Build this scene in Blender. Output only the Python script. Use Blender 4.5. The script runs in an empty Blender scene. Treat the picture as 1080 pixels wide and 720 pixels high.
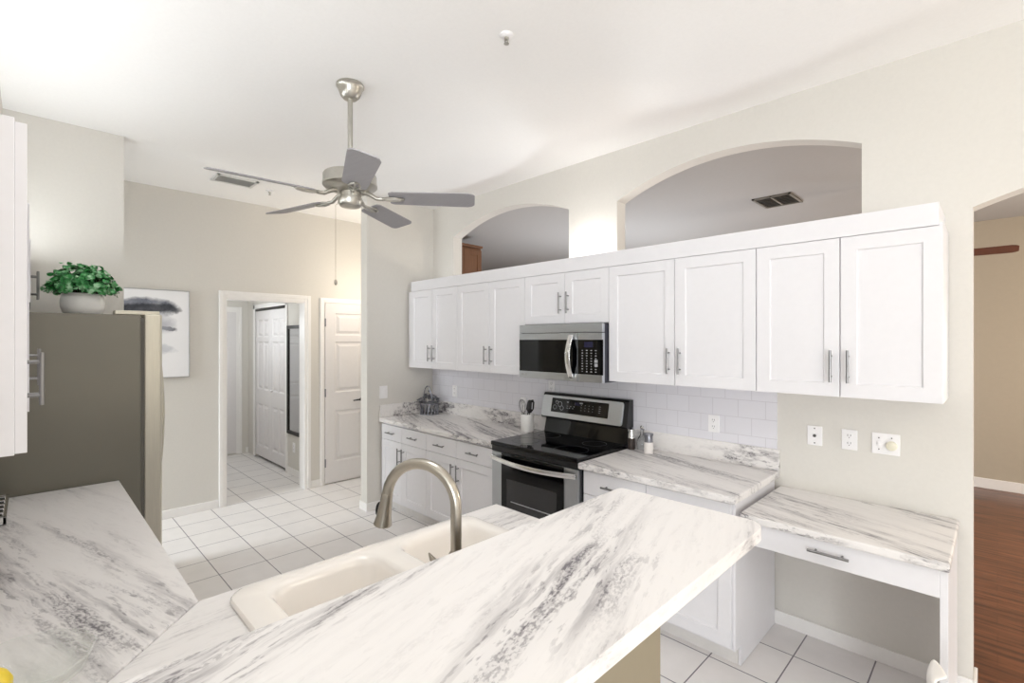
import bpy, bmesh, math, random
from mathutils import Vector, Matrix
random.seed(7)
PI = math.pi
R = math.radians
SC = bpy.context.scene
COL = SC.collection

# ------------------------------------------------------------------ camera
cam_d = bpy.data.cameras.new('camera')
cam = bpy.data.objects.new('camera', cam_d); COL.objects.link(cam)
cam.location = (0, 0, 1.6)
cam.rotation_euler = (R(90), 0, R(45))
cam_d.sensor_width = 36; cam_d.lens = 512 / 1080 * 36
cam_d.shift_y = -0.0009
cam_d.clip_start = 0.02
SC.camera = cam

# ------------------------------------------------------------------ colour management, world, lights
SC.view_settings.view_transform = 'Standard'
SC.view_settings.look = 'None'
SC.view_settings.gamma = 1
SC.view_settings.use_curve_mapping = False
SC.view_settings.exposure = 0.09
SC.cycles.use_denoising = True
SC.cycles.max_bounces = 16
SC.cycles.diffuse_bounces = 10
SC.cycles.sample_clamp_indirect = 8

w = bpy.data.worlds.new('daylight'); SC.world = w; w.use_nodes = True
bg = w.node_tree.nodes['Background']
bg.inputs[0].default_value = (0.90, 0.95, 1.0, 1); bg.inputs[1].default_value = .1


def area(name, loc, rot, sx, sy, power, col=(1, 1, 1)):
    d = bpy.data.lights.new(name, 'AREA'); d.shape = 'RECTANGLE'; d.size = sx; d.size_y = sy
    d.energy = power; d.color = col
    o = bpy.data.objects.new(name, d); COL.objects.link(o); o.location = loc; o.rotation_euler = rot
    return o


def point(name, loc, power, col=(1, 1, 1), r=.05):
    d = bpy.data.lights.new(name, 'POINT'); d.energy = power; d.color = col; d.shadow_soft_size = r
    o = bpy.data.objects.new(name, d); COL.objects.link(o); o.location = loc
    return o


# daylight through the openings behind the camera
area('daylight_sliding_door', (6.90, -1.2, 1.35), (0, R(90), 0), 2.3, 6.0, 62, (.93, .972, 1))
area('passage_fill', (-4.8, -1.9, 1.5), (R(60), 0, 0), .8, 2.0, 56, (.90, .96, 1)).data.spread = R(125)  # added fill light; the passage has no window


# added fill light far behind the camera, aimed up for an even look
def aimed_fill(name, loc, to, size, power, spread):
    o = area(name, loc, (0, 0, 0), size, size, power, (.925, .97, 1))
    o.rotation_euler = (Vector(to) - Vector(loc)).to_track_quat('-Z', 'Y').to_euler(); o.data.spread = R(spread)


aimed_fill('rear_fill', (4.4, -4.4, .6), (-3.2, 1.6, 3.0), 2.2, 285, 170)
area('left_cabinet_fill', (-2.8, -.065, 2.105), (R(180 - 15), 0, 0), 2.4, .04, 9.5, (.93, .972, 1))  # added unseen strip that brightens the ceiling and alcove wall
area('kitchen_top_fill', (-1.15, .85, 2.955), (0, 0, 0), .4, 1.0, 10, (.93, .972, 1))  # added fill just above the view, no known fixture
# lights lying on top of the wall cabinets, behind the crown board
up = area('cabinet_top_uplight', (-2.1, 2.86, 2.12), (R(180 - 28), 0, 0), 3.8, .16, .8, (1, .985, .96))
up.data.spread = R(120)
point('cabinet_top_lamp', (-2.16, 2.86, 2.23), 3.6, (1, .97, .93), .05)
point('desk_warm_fill', (.85, 1.75, 2.15), 8, (1, .87, .68), .15)  # added warm fill for the desk wall and floor, no known pendant
# warm lamps outside the kitchen aisle; the cool points are added fill
point('dining_table_lamp', (1.7, 1.1, 1.0), 15, (1, .80, .58), .18)
point('pantry_alcove_lamp', (-4.72, 2.72, 2.15), 9, (1, .88, .74), .06)
point('hall_fill', (-6.45, 1.55, 1.75), 11, (.91, .965, 1), .12)  # added fill point to lift the hall brightness
point('family_room_lamp', (1.6, 5.2, 1.5), 125, (1, .88, .74), .2)
point('family_room_fill', (-3.2, 5.2, 1.1), 125, (.90, .955, 1), .3)  # added out of sight to light the family room ceiling evenly
point('family_room_fill', (-1.0, 5.2, .9), 10, (.90, .955, 1), .3)  # second added fill point under the same ceiling


# ------------------------------------------------------------------ materials
def lin(h):
    if isinstance(h, str):
        h = h.lstrip('#'); c = [int(h[i:i + 2], 16) / 255 for i in (0, 2, 4)]
    else:
        c = [x / 255 for x in h]
    return tuple((x / 12.92 if x <= .04045 else ((x + .055) / 1.055) ** 2.4) for x in c) + (1,)


class NT:
    def __init__(s, name):
        s.m = bpy.data.materials.new(name); s.m.use_nodes = True
        s.t = s.m.node_tree; s.b = s.t.nodes['Principled BSDF']

    def n(s, typ, **kw):
        x = s.t.nodes.new(typ)
        for k, v in kw.items():
            if k.startswith('i_'):
                key = k[2:]
                key = int(key) if key.isdigit() else key
                x.inputs[key].default_value = v
            else:
                setattr(x, k, v)
        return x

    def l(s, a, b): s.t.links.new(a, b)

    def ramp(s, src, stops):
        r = s.n('ShaderNodeValToRGB'); e = r.color_ramp.elements
        e[0].position, e[0].color = stops[0]; e[1].position, e[1].color = stops[-1]
        for p, c in stops[1:-1]:
            q = e.new(p); q.color = c
        s.l(src, r.inputs[0]); return r.outputs[0]

    def math(s, op, a, b=None):
        x = s.n('ShaderNodeMath', operation=op)
        for i, v in enumerate((a, b)):
            if v is None: continue
            if isinstance(v, (int, float)): x.inputs[i].default_value = v
            else: s.l(v, x.inputs[i])
        return x.outputs[0]

    def mix(s, f, a, b):
        x = s.n('ShaderNodeMix', data_type='RGBA')
        if isinstance(f, (int, float)): x.inputs[0].default_value = f
        else: s.l(f, x.inputs[0])
        for i, v in ((6, a), (7, b)):
            if isinstance(v, tuple): x.inputs[i].default_value = v
            else: s.l(v, x.inputs[i])
        return x.outputs[2]


BLK, WHT = (0, 0, 0, 1), (1, 1, 1, 1)


def plain(name, col, rough=.5, metal=0., var=.03, scale=30, bump=0., coat=0., spec=.5, stretch=None):
    k = NT(name)
    tc = k.n('ShaderNodeTexCoord'); src = tc.outputs['Object']
    if stretch:
        mp = k.n('ShaderNodeMapping', i_Scale=stretch); k.l(src, mp.inputs[0]); src = mp.outputs[0]
    nz = k.n('ShaderNodeTexNoise', i_Scale=scale, i_Detail=3.); k.l(src, nz.inputs['Vector'])
    c = lin(col); lo = tuple(x * (1 - var) for x in c[:3]) + (1,); hi = tuple(min(1, x * (1 + var)) for x in c[:3]) + (1,)
    k.l(k.ramp(nz.outputs[0], [(.3, lo), (.7, hi)]), k.b.inputs['Base Color'])
    k.b.inputs['Roughness'].default_value = rough; k.b.inputs['Metallic'].default_value = metal
    k.b.inputs['Coat Weight'].default_value = coat
    k.b.inputs['Specular IOR Level'].default_value = spec
    if bump:
        bp = k.n('ShaderNodeBump', i_Strength=bump, i_Distance=.002); k.l(nz.outputs[0], bp.inputs['Height'])
        k.l(bp.outputs[0], k.b.inputs['Normal'])
    return k.m


def marble(name, angle, seed, dark=1.0, base='#eae7e5', patchy=.0):
    k = NT(name)
    tc = k.n('ShaderNodeTexCoord')
    rot = k.n('ShaderNodeMapping', vector_type='TEXTURE', i_Rotation=(0, 0, R(angle)), i_Location=(seed * 3.1, seed * 1.7, seed))
    k.l(tc.outputs['Object'], rot.inputs[0])
    wob = k.n('ShaderNodeTexNoise', i_Scale=5.0, i_Detail=4.); k.l(rot.outputs[0], wob.inputs['Vector'])
    wsub = k.n('ShaderNodeVectorMath', operation='SUBTRACT', i_1=(.5, .5, .5)); k.l(wob.outputs['Color'], wsub.inputs[0])
    wsc = k.n('ShaderNodeVectorMath', operation='MULTIPLY', i_1=(.04, .03, .03)); k.l(wsub.outputs[0], wsc.inputs[0])
    ad = k.n('ShaderNodeVectorMath', operation='ADD'); k.l(rot.outputs[0], ad.inputs[0]); k.l(wsc.outputs[0], ad.inputs[1])

    def nz(sx, sy, scale, detail, rough):
        m = k.n('ShaderNodeMapping', i_Scale=(sx, sy, sy)); k.l(ad.outputs[0], m.inputs[0])
        t = k.n('ShaderNodeTexNoise', i_Scale=scale, i_Detail=detail, i_Roughness=rough); k.l(m.outputs[0], t.inputs['Vector'])
        return t.outputs[0]
    g = lambda v: (v, v, v, 1)
    big = nz(.40, 3.0, 1.6, 2., .5)            # where the grey bands lie
    band = k.ramp(big, [(.47 - patchy, BLK), (.55 - patchy, g(.65)), (.64 - patchy, WHT)])
    fine = nz(1.5, 19., 1.7, 6., .62)            # streaks inside and beside the bands
    streak = k.ramp(fine, [(.47, BLK), (.56, g(.5)), (.66, WHT)])
    dash = k.ramp(nz(5., 24., 2.4, 5., .62), [(.56, BLK), (.62, WHT)])
    speck = k.ramp(nz(45., 90., 1.6, 3., .6), [(.47, BLK), (.56, WHT)])
    core = k.ramp(nz(.6, 8.5, 2.1, 4., .55), [(.55, BLK), (.63, WHT)])
    f = k.math('MULTIPLY', k.math('MULTIPLY', streak, k.math('ADD', k.math('MULTIPLY', band, .72), .05)), 1.0)
    f = k.math('ADD', f, k.math('MULTIPLY', band, .10))
    f = k.math('ADD', f, k.math('MULTIPLY', dash, k.math('ADD', k.math('MULTIPLY', band, .55), .07)))
    f = k.math('ADD', f, k.math('MULTIPLY', k.math('MULTIPLY', core, k.math('ADD', k.math('MULTIPLY', speck, .62), .16)), k.math('ADD', k.math('MULTIPLY', band, .9), .1)))
    f = k.math('MINIMUM', k.math('MULTIPLY', f, dark), 1.0)
    k.l(k.mix(f, lin(base), lin('#6b666b')), k.b.inputs['Base Color'])
    k.b.inputs['Roughness'].default_value = .34
    k.b.inputs['Specular IOR Level'].default_value = .35
    return k.m


def brickmat(name, c1, c2, grout, w_, h_, mortar, off, rough, loc=(0, 0, 0), rot=(0, 0, 0), noise=.06, bump=.4, spec=.5):
    k = NT(name)
    tc = k.n('ShaderNodeTexCoord')
    mp = k.n('ShaderNodeMapping', i_Location=loc, i_Rotation=rot); k.l(tc.outputs['Object'], mp.inputs[0])
    br = k.n('ShaderNodeTexBrick', offset=off, squash=1.0, offset_frequency=2, i_Scale=1.0)
    br.inputs['Brick Width'].default_value = w_; br.inputs['Row Height'].default_value = h_
    br.inputs['Mortar Size'].default_value = mortar; br.inputs['Mortar Smooth'].default_value = .2
    br.inputs['Color1'].default_value = lin(c1); br.inputs['Color2'].default_value = lin(c2); br.inputs['Mortar'].default_value = lin(grout)
    k.l(mp.outputs[0], br.inputs['Vector'])
    nz = k.n('ShaderNodeTexNoise', i_Scale=9., i_Detail=4.); k.l(tc.outputs['Object'], nz.inputs['Vector'])
    mul = k.n('ShaderNodeMix', data_type='RGBA', blend_type='MULTIPLY'); mul.inputs[0].default_value = 1
    k.l(br.outputs['Color'], mul.inputs[6])
    k.l(k.ramp(nz.outputs[0], [(.3, (1 - noise,) * 3 + (1,)), (.7, WHT)]), mul.inputs[7])
    k.l(mul.outputs[2], k.b.inputs['Base Color'])
    k.b.inputs['Roughness'].default_value = rough; k.b.inputs['Specular IOR Level'].default_value = spec
    bp = k.n('ShaderNodeBump', i_Strength=bump, i_Distance=.003, invert=True); k.l(br.outputs['Fac'], bp.inputs['Height'])
    k.l(bp.outputs[0], k.b.inputs['Normal'])
    return k.m


def woodfloor(name):
    k = NT(name)
    tc = k.n('ShaderNodeTexCoord')
    br = k.n('ShaderNodeTexBrick', offset=.37, i_Scale=1.0)
    br.inputs['Brick Width'].default_value = 1.2; br.inputs['Row Height'].default_value = .125
    br.inputs['Mortar Size'].default_value = .0006
    br.inputs['Color1'].default_value = lin('#74452c'); br.inputs['Color2'].default_value = lin('#875337'); br.inputs['Mortar'].default_value = lin('#4a2413')
    k.l(tc.outputs['Object'], br.inputs['Vector'])
    mp = k.n('ShaderNodeMapping', i_Scale=(1.1, 14, 1)); k.l(tc.outputs['Object'], mp.inputs[0])
    nz = k.n('ShaderNodeTexNoise', i_Scale=2., i_Detail=7., i_Roughness=.65); k.l(mp.outputs[0], nz.inputs['Vector'])
    mul = k.n('ShaderNodeMix', data_type='RGBA', blend_type='MULTIPLY'); mul.inputs[0].default_value = 1
    k.l(br.outputs['Color'], mul.inputs[6]); k.l(k.ramp(nz.outputs[0], [(.38, (.30, .27, .25, 1)), (.5, (.72, .70, .68, 1)), (.62, WHT)]), mul.inputs[7])
    k.l(mul.outputs[2], k.b.inputs['Base Color']); k.b.inputs['Roughness'].default_value = .28
    return k.m


def glass(name, col=(1, 1, 1, 1), rough=0.02):
    k = NT(name)
    nz = k.n('ShaderNodeTexNoise', i_Scale=20.)
    k.l(k.ramp(nz.outputs[0], [(.2, tuple(c * .97 for c in col[:3]) + (1,)), (.8, col)]), k.b.inputs['Base Color'])
    k.b.inputs['Transmission Weight'].default_value = 1; k.b.inputs['Roughness'].default_value = rough; k.b.inputs['IOR'].default_value = 1.45
    return k.m


def artmat(name):
    # loose ink-wash strokes on white paper (object space: y across, z up; origin at canvas centre)
    k = NT(name)
    tc = k.n('ShaderNodeTexCoord'); sp = k.n('ShaderNodeSeparateXYZ')
    nz = k.n('ShaderNodeTexNoise', i_Scale=7., i_Detail=6., i_Roughness=.6); k.l(tc.outputs['Object'], nz.inputs['Vector'])
    sub = k.n('ShaderNodeVectorMath', operation='SUBTRACT', i_1=(.5, .5, .5)); k.l(nz.outputs['Color'], sub.inputs[0])
    sc = k.n('ShaderNodeVectorMath', operation='MULTIPLY', i_1=(0, .16, .12)); k.l(sub.outputs[0], sc.inputs[0])
    ad = k.n('ShaderNodeVectorMath', operation='ADD'); k.l(tc.outputs['Object'], ad.inputs[0]); k.l(sc.outputs[0], ad.inputs[1])
    k.l(ad.outputs[0], sp.inputs[0])
    col = lin('#f4f4f6')

    def blob(cy, cz, ry, rz, soft):
        a = k.math('POWER', k.math('ABSOLUTE', k.math('DIVIDE', k.math('SUBTRACT', sp.outputs[1], cy), ry)), 2.0)
        b = k.math('POWER', k.math('ABSOLUTE', k.math('DIVIDE', k.math('SUBTRACT', sp.outputs[2], cz), rz)), 2.0)
        d = k.math('ADD', a, b)
        return k.ramp(d, [(1 - soft, WHT), (1.0, BLK)])
    streak = k.ramp(nz.outputs[0], [(.3, (.7, .7, .7, 1)), (.6, WHT)])
    for (cy, cz, ry, rz, s, c, al) in [(-.02, .23, .28, .10, .55, '#565b6c', 1.), (.02, .22, .25, .055, .5, '#23262f', 1.),
                                       (.15, .05, .09, .025, .5, '#3a3d47', .9), (.08, .08, .16, .09, .8, '#a6a8b2', .7),
                                       (.12, -.14, .10, .05, .8, '#b6b9c1', .7), (-.12, -.05, .12, .12, .8, '#9a9daa', .7)]:
        f = k.math('MULTIPLY', k.math('MULTIPLY', blob(cy, cz, ry, rz, s), streak), al)
        col = k.mix(f, col, lin(c))
    k.l(col, k.b.inputs['Base Color']); k.b.inputs['Roughness'].default_value = .6
    return k.m


M = {}
M['ceil'] = plain('ceiling_paint', '#f4f3f2', .9, var=.01, bump=.05, scale=60)
M['wall'] = plain('wall_paint', '#d8d5cf', .85, var=.012, bump=.05, scale=60)
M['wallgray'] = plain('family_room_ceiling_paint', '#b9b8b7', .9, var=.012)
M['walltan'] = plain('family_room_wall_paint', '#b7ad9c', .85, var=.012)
M['trim'] = plain('white_trim_paint', '#efedeb', .45, var=.01)
M['cab'] = plain('white_cabinet_paint', '#e3e2e5', .42, var=.008)
M['door'] = plain('white_door_paint', '#e2dfdf', .5, var=.01)
M['tile'] = brickmat('floor_tile', '#ebe8e6', '#e7e4e3', '#77727a', .3032, .3032, .0035, 0, .3, loc=(.126 + .3032 * 0, -.0225 + 0, 0), noise=.05, bump=.3)
M['wood'] = woodfloor('wood_floor')
M['bsp'] = brickmat('backsplash_tile', '#e4e3e9', '#e1e0e6', '#d3d1d7', .152, .104, .0022, .5, .22, rot=(R(-90), 0, 0), loc=(.03, .0, 0), noise=.02, bump=.25)
M['marble_x'] = marble('marble_laminate_back', -20, 1.3, 1.05, patchy=.02)
M['marble_x2'] = marble('marble_laminate_back_right', -17, 2.1, .85, patchy=.015)
M['marble_left'] = marble('marble_laminate_left', 15, 3.2, .70, patchy=-.01)
M['marble_sink'] = marble('marble_laminate_sink', 92, 5.9, .62, patchy=.0)
M['marble_bar'] = marble('marble_laminate_bar', 107, 7.35, .95, patchy=-.03)
M['marble_desk'] = marble('marble_laminate_desk', -18, 6.7, .85)
M['steel'] = plain('brushed_stainless', '#bfc2c7', .3, 1., var=.06, scale=6, stretch=(2, 2, 90))
M['steelh'] = plain('brushed_steel_front', '#babdc1', .33, 1., var=.05, scale=6, stretch=(90, 90, 2))
M['fridge_door'] = plain('fridge_door_stainless', '#cfcabb', .4, .75, var=.05, scale=5, stretch=(90, 90, 2))
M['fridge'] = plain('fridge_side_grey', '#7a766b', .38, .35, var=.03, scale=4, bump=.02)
M['nickel'] = plain('brushed_nickel', '#a8a196', .3, 1., var=.05, scale=40)
M['faucet'] = plain('faucet_nickel', '#b6b0a5', .3, 1., var=.04, scale=40)
M['gasket'] = plain('grey_gasket', '#5f5c54', .6)
M['handle'] = plain('satin_handle', '#8f8e8e', .32, 1., var=.03)
M['blackglass'] = plain('black_glass', '#050507', .05, 0, var=.1, spec=.32)
M['ovenglass'] = plain('oven_window_glass', '#2c2c2e', .06, 0, var=.05)
M['black'] = plain('black_plastic', '#0c0c0e', .35, 0, var=.1)
M['charcoal'] = plain('charcoal_case', '#3a3a44', .4, .3, var=.05)
M['mark'] = plain('printed_mark', '#a4a4a8', .5)
M['display'] = plain('dark_display', '#1c1c3a', .1)
M['porcelain'] = plain('sink_enamel', '#f3eee8', .16, 0, var=.005, coat=.4)
M['ceramic'] = plain('white_ceramic', '#f3f2f0', .4, 0, var=.02)
M['plate'] = plain('white_plastic_plate', '#f2f1f2', .35, var=.005)
M['slot'] = plain('slot_dark', '#5a5858', .5)
M['ivory'] = plain('ivory_knob', '#e6e2cf', .4)
M['blade'] = plain('fan_blade_grey', '#99979a', .5, 0, var=.03, scale=8, stretch=(1, 12, 1))
M['fanmetal'] = plain('fan_brushed_nickel', '#b9b6ae', .3, 1., var=.04)
M['darkwood'] = plain('dark_brown_wood', '#5a2c1c', .4, 0, var=.15, scale=5, stretch=(2, 20, 2))
M['brownwood'] = plain('brown_wood', '#6f4c34', .5, 0, var=.12, scale=4, stretch=(20, 20, 1.5))
M['leaf'] = None
M['soil'] = plain('dark_soil', '#2a2018', .9, var=.3)
M['mirror'] = plain('mirror_glass', '#d8dadb', .02, 1., var=.0)
M['blackframe'] = plain('black_frame', '#15120f', .4, var=.1)
M['silverframe'] = plain('silver_frame', '#b4b4b4', .35, .8)
M['art'] = artmat('ink_wash_painting')
def thin_glass(name):
    k = NT(name)
    nz = k.n('ShaderNodeTexNoise', i_Scale=60.)
    tr = k.n('ShaderNodeBsdfTransparent'); k.l(k.ramp(nz.outputs[0], [(.3, (.93, .94, .93, 1)), (.7, (.98, .98, .98, 1))]), tr.inputs[0])
    k.b.inputs['Roughness'].default_value = .05; k.b.inputs['Base Color'].default_value = (.9, .92, .9, 1)
    lw = k.n('ShaderNodeLayerWeight', i_Blend=.25)
    mx = k.n('ShaderNodeMixShader'); k.l(k.math('ADD', k.math('MULTIPLY', lw.outputs['Facing'], .45), .06), mx.inputs[0]); k.l(tr.outputs[0], mx.inputs[1]); k.l(k.b.outputs[0], mx.inputs[2])
    k.l(mx.outputs[0], k.t.nodes['Material Output'].inputs[0])
    return k.m


M['glass'] = thin_glass('clear_glass')
M['pepper'] = plain('peppercorns', '#3a302c', .6, var=.5, scale=250)
M['salt'] = plain('white_salt', '#ebe6e2', .7, var=.06, scale=250)
M['bottle'] = glass('grey_tinted_glass', (.85, .87, .9, 1), .05)
M['lemon'] = plain('lemon_skin', '#f2d43c', .45, var=.06, scale=80, bump=.2)
M['silver'] = plain('polished_chrome', '#e4e4e2', .2, 1., var=.03)
M['shell'] = plain('white_chair_shell', '#f1eeea', .35, var=.01)
M['vent'] = plain('painted_vent', '#d9d9d6', .5)
M['ventdark'] = plain('vent_duct', '#2c2a28', .7)
M['ventbrown'] = plain('vent_louver_grey', '#8a867f', .5)
M['pewter'] = plain('pewter', '#85858b', .35, .8, var=.15, scale=30)
M['utensil'] = plain('dark_utensil', '#2b2a2c', .4, .2)
M['toe'] = plain('toe_kick_white', '#dedbd8', .6)
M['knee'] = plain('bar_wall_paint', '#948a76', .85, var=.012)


def leafmat():
    k = NT('green_leaf')
    tc = k.n('ShaderNodeTexCoord'); nz = k.n('ShaderNodeTexNoise', i_Scale=26., i_Detail=2.); k.l(tc.outputs['Object'], nz.inputs['Vector'])
    k.l(k.ramp(nz.outputs[0], [(.32, lin('#1f6230')), (.5, lin('#3f9a50')), (.66, lin('#a3d0a8'))]), k.b.inputs['Base Color'])
    k.b.inputs['Roughness'].default_value = .4
    return k.m


M['leaf'] = leafmat()


# ------------------------------------------------------------------ mesh helpers
WLOC = {}


def bx(bm, x0, x1, y0, y1, z0, z1, mat=None):
    m = Matrix.Translation(((x0 + x1) / 2, (y0 + y1) / 2, (z0 + z1) / 2)) @ Matrix.Diagonal((abs(x1 - x0), abs(y1 - y0), abs(z1 - z0), 1))
    bmesh.ops.create_cube(bm, size=1, matrix=(mat @ m) if mat else m)
    return bm


def box(x0, x1, y0, y1, z0, z1): return bx(bmesh.new(), x0, x1, y0, y1, z0, z1)


def frame_of(d):
    d = d.normalized(); u = d.cross(Vector((0, 0, 1)))
    if u.length < 1e-4: u = Vector((1, 0, 0))
    u.normalize(); return u, d.cross(u)


def tube(bm, pts, rad, seg=12, cap=True):
    pts = [Vector(p) for p in pts]; n = len(pts)
    rr = rad if isinstance(rad, (list, tuple)) else [rad] * n
    rings = []; pu = None
    for i, p in enumerate(pts):
        d = (pts[min(i + 1, n - 1)] - pts[max(i - 1, 0)])
        if pu is None: u, v = frame_of(d)
        else:
            d.normalize(); u = pu - d * pu.dot(d); u.normalize(); v = d.cross(u)
        pu = u
        rings.append([bm.verts.new(p + (u * math.cos(a) + v * math.sin(a)) * rr[i]) for a in [2 * PI * j / seg for j in range(seg)]])
    for a, b in zip(rings, rings[1:]):
        for j in range(seg): bm.faces.new((a[j], a[(j + 1) % seg], b[(j + 1) % seg], b[j]))
    if cap:
        bm.faces.new(rings[0][::-1]); bm.faces.new(rings[-1])
    return bm


def lathe(bm, prof, c=(0, 0, 0), seg=28, closed=True):
    rings = []
    for r, z in prof:
        rings.append([bm.verts.new((c[0] + r * math.cos(2 * PI * j / seg), c[1] + r * math.sin(2 * PI * j / seg), c[2] + z)) for j in range(seg)])
    for a, b in zip(rings, rings[1:]):
        for j in range(seg): bm.faces.new((a[j], a[(j + 1) % seg], b[(j + 1) % seg], b[j]))
    if closed:
        bm.faces.new(rings[0][::-1]); bm.faces.new(rings[-1])
    return bm


def prism(bm, loop, vec, holes=()):
    """polygon (with holes) of 3-D points extruded along vec"""
    vec = Vector(vec); edges = []
    for lp in [loop] + list(holes):
        vs = [bm.verts.new(p) for p in lp]
        edges += [bm.edges.new((vs[i], vs[(i + 1) % len(vs)])) for i in range(len(vs))]
    r = bmesh.ops.triangle_fill(bm, use_beauty=True, use_dissolve=False, edges=edges, normal=vec.normalized())
    fs = [g for g in r['geom'] if isinstance(g, bmesh.types.BMFace)]
    ex = bmesh.ops.extrude_face_region(bm, geom=fs)
    bmesh.ops.translate(bm, vec=vec, verts=[g for g in ex['geom'] if isinstance(g, bmesh.types.BMVert)])
    bmesh.ops.recalc_face_normals(bm, faces=bm.faces[:])
    return bm


def rrect(x0, x1, y0, y1, r, n=6):
    out = []
    for cx, cy, a0 in ((x1 - r, y1 - r, 0), (x0 + r, y1 - r, 90), (x0 + r, y0 + r, 180), (x1 - r, y0 + r, 270)):
        for i in range(n + 1):
            a = R(a0 + 90 * i / n); out.append((cx + r * math.cos(a), cy + r * math.sin(a)))
    return out


def sphere(bm, c, rx, ry, rz, u=20, v=12, rot=None):
    m = Matrix.Translation(c)
    if rot: m = m @ rot
    bmesh.ops.create_uvsphere(bm, u_segments=u, v_segments=v, radius=1, matrix=m @ Matrix.Diagonal((rx, ry, rz, 1)))
    return bm


def obj(name, bm, mat, parent=None, smooth=False, bevel=0, seg=2, origin=None):
    base = WLOC[parent.name] if parent else Vector(origin or (0, 0, 0))
    bmesh.ops.recalc_face_normals(bm, faces=bm.faces[:])
    bmesh.ops.translate(bm, vec=-base, verts=bm.verts[:])
    me = bpy.data.meshes.new(name); bm.to_mesh(me); bm.free()
    if isinstance(mat, str): mat = M[mat]
    me.materials.append(mat)
    o = bpy.data.objects.new(name, me); COL.objects.link(o)
    if parent: o.parent = parent
    else: o.location = base
    WLOC[o.name] = base
    if bevel:
        b = o.modifiers.new('bevel', 'BEVEL'); b.width = bevel; b.segments = seg; b.limit_method = 'ANGLE'; b.angle_limit = R(40)
    if smooth:
        for p in me.polygons: p.use_smooth = True
        if not bevel:
            try:
                for e in me.edges: pass
                me.set_sharp_from_angle(angle=R(38))
            except Exception: pass
    return o


def thing(name, label, cat, loc, group=None):
    o = bpy.data.objects.new(name, None); COL.objects.link(o); o.location = loc
    o.empty_display_size = .05
    WLOC[o.name] = Vector(loc); o['label'] = label; o['category'] = cat
    if group: o['group'] = group
    return o


def tag(o, label, cat, group=None):
    o['label'] = label; o['category'] = cat
    if group: o['group'] = group
    return o


def struct(name, bm, mat, label=None, parent=None, **kw):
    o = obj(name, bm, mat, parent, **kw)
    o['kind'] = 'structure'
    if label: o['label'] = label
    if not parent: o['category'] = {'wall': 'wall', 'floor': 'floor', 'ceiling': 'ceiling', 'baseboard': 'baseboard', 'trim': 'trim', 'window': 'window', 'door': 'door'}.get(name.split('_')[0], 'structure')
    return o


# ------------------------------------------------------------------ the room
YW, TH = 3.01, .11           # cabinet wall
XF = -5.28                   # far wall with doorway
XS = -4.175                  # stub wall face beside the counter
CZ = 2.97
DZ = 2.90                    # ceiling of the room behind the arches

struct('floor', box(-7.75, 7.0, -6.0, 3.06, -.1, 0), 'tile', 'square pale grey ceramic tile kitchen floor')
struct('floor_2', box(-9.0, 3.4, 3.06, 7.35, -.1, 0), 'wood', 'brown wood plank floor beyond the right opening')
struct('ceiling', box(-5.4, 7.1, -6.1, YW, CZ, CZ + .1), 'ceil', 'flat white kitchen ceiling')
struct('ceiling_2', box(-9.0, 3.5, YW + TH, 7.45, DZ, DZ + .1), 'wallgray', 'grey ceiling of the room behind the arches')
struct('ceiling_3', box(-7.8, XF - .12, 1.1, 2.4, 2.35, 2.45), 'ceil', 'hall ceiling beyond the doorway')


def arch(x0, x1, zb, zs, rise, y, n=28):
    wd = x1 - x0; rad = (wd * wd / 4 + rise * rise) / (2 * rise); cx = (x0 + x1) / 2; cz = zs + rise - rad
    a0 = math.asin(wd / 2 / rad)
    pts = [(x0, y, zb), (x1, y, zb)]
    for i in range(n + 1):
        a = a0 - 2 * a0 * i / n
        pts.append((cx + rad * math.sin(a), y, cz + rad * math.cos(a)))
    return pts


op = arch(-.078, 1.25, 0, 2.2, .125, YW)
outer = [(-9.0, YW, 0), (-.078, YW, 0)] + op[2:][::-1] + [(1.25, YW, 0), (7.1, YW, 0), (7.1, YW, CZ), (-9.0, YW, CZ)]
holes = [arch(-3.839, -2.379, 2.19, 2.63, .155, YW), arch(-1.94, -.489, 2.19, 2.605, .158, YW)]
struct('wall_right', prism(bmesh.new(), outer, (0, TH, 0), holes), 'wall', 'beige cabinet wall with two arched cutouts above the cabinets')
struct('wall_right_stub', box(XS - .12, XS, 2.256, YW, 0, CZ), 'wall', 'short wall stub at the left end of the back counter')
# far wall with doorway
far = [(XF, -2.0, 0), (XF, 1.37, 0), (XF, 1.37, 2.015), (XF, 2.115, 2.015), (XF, 2.115, 0), (XF, 3.12, 0), (XF, 3.12, CZ), (XF, -2.0, CZ)]
struct('wall_far', prism(bmesh.new(), far, (-.12, 0, 0)), 'wall', 'beige far wall with the hall doorway')
struct('wall_left', box(-4.27, -.9, -.43, -.33, 0, CZ), 'wall', 'left wall behind the fridge')
struct('wall_left_soffit', box(-4.15, -1.54, -.33, -.10, 2.10, CZ), 'wall', 'soffit above the left cabinets')
struct('wall_left_stub', box(-4.27, -4.15, -.33, .462, 0, CZ), 'wall', 'pale wall stub behind the fridge')
struct('wall_left_passage', box(XF - .1, -4.27, -2.1, -2.0, 0, CZ), 'wall')
struct('wall_left_return', box(-1.0, -.9, -6.0, -.43, 0, CZ), 'wall')
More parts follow.
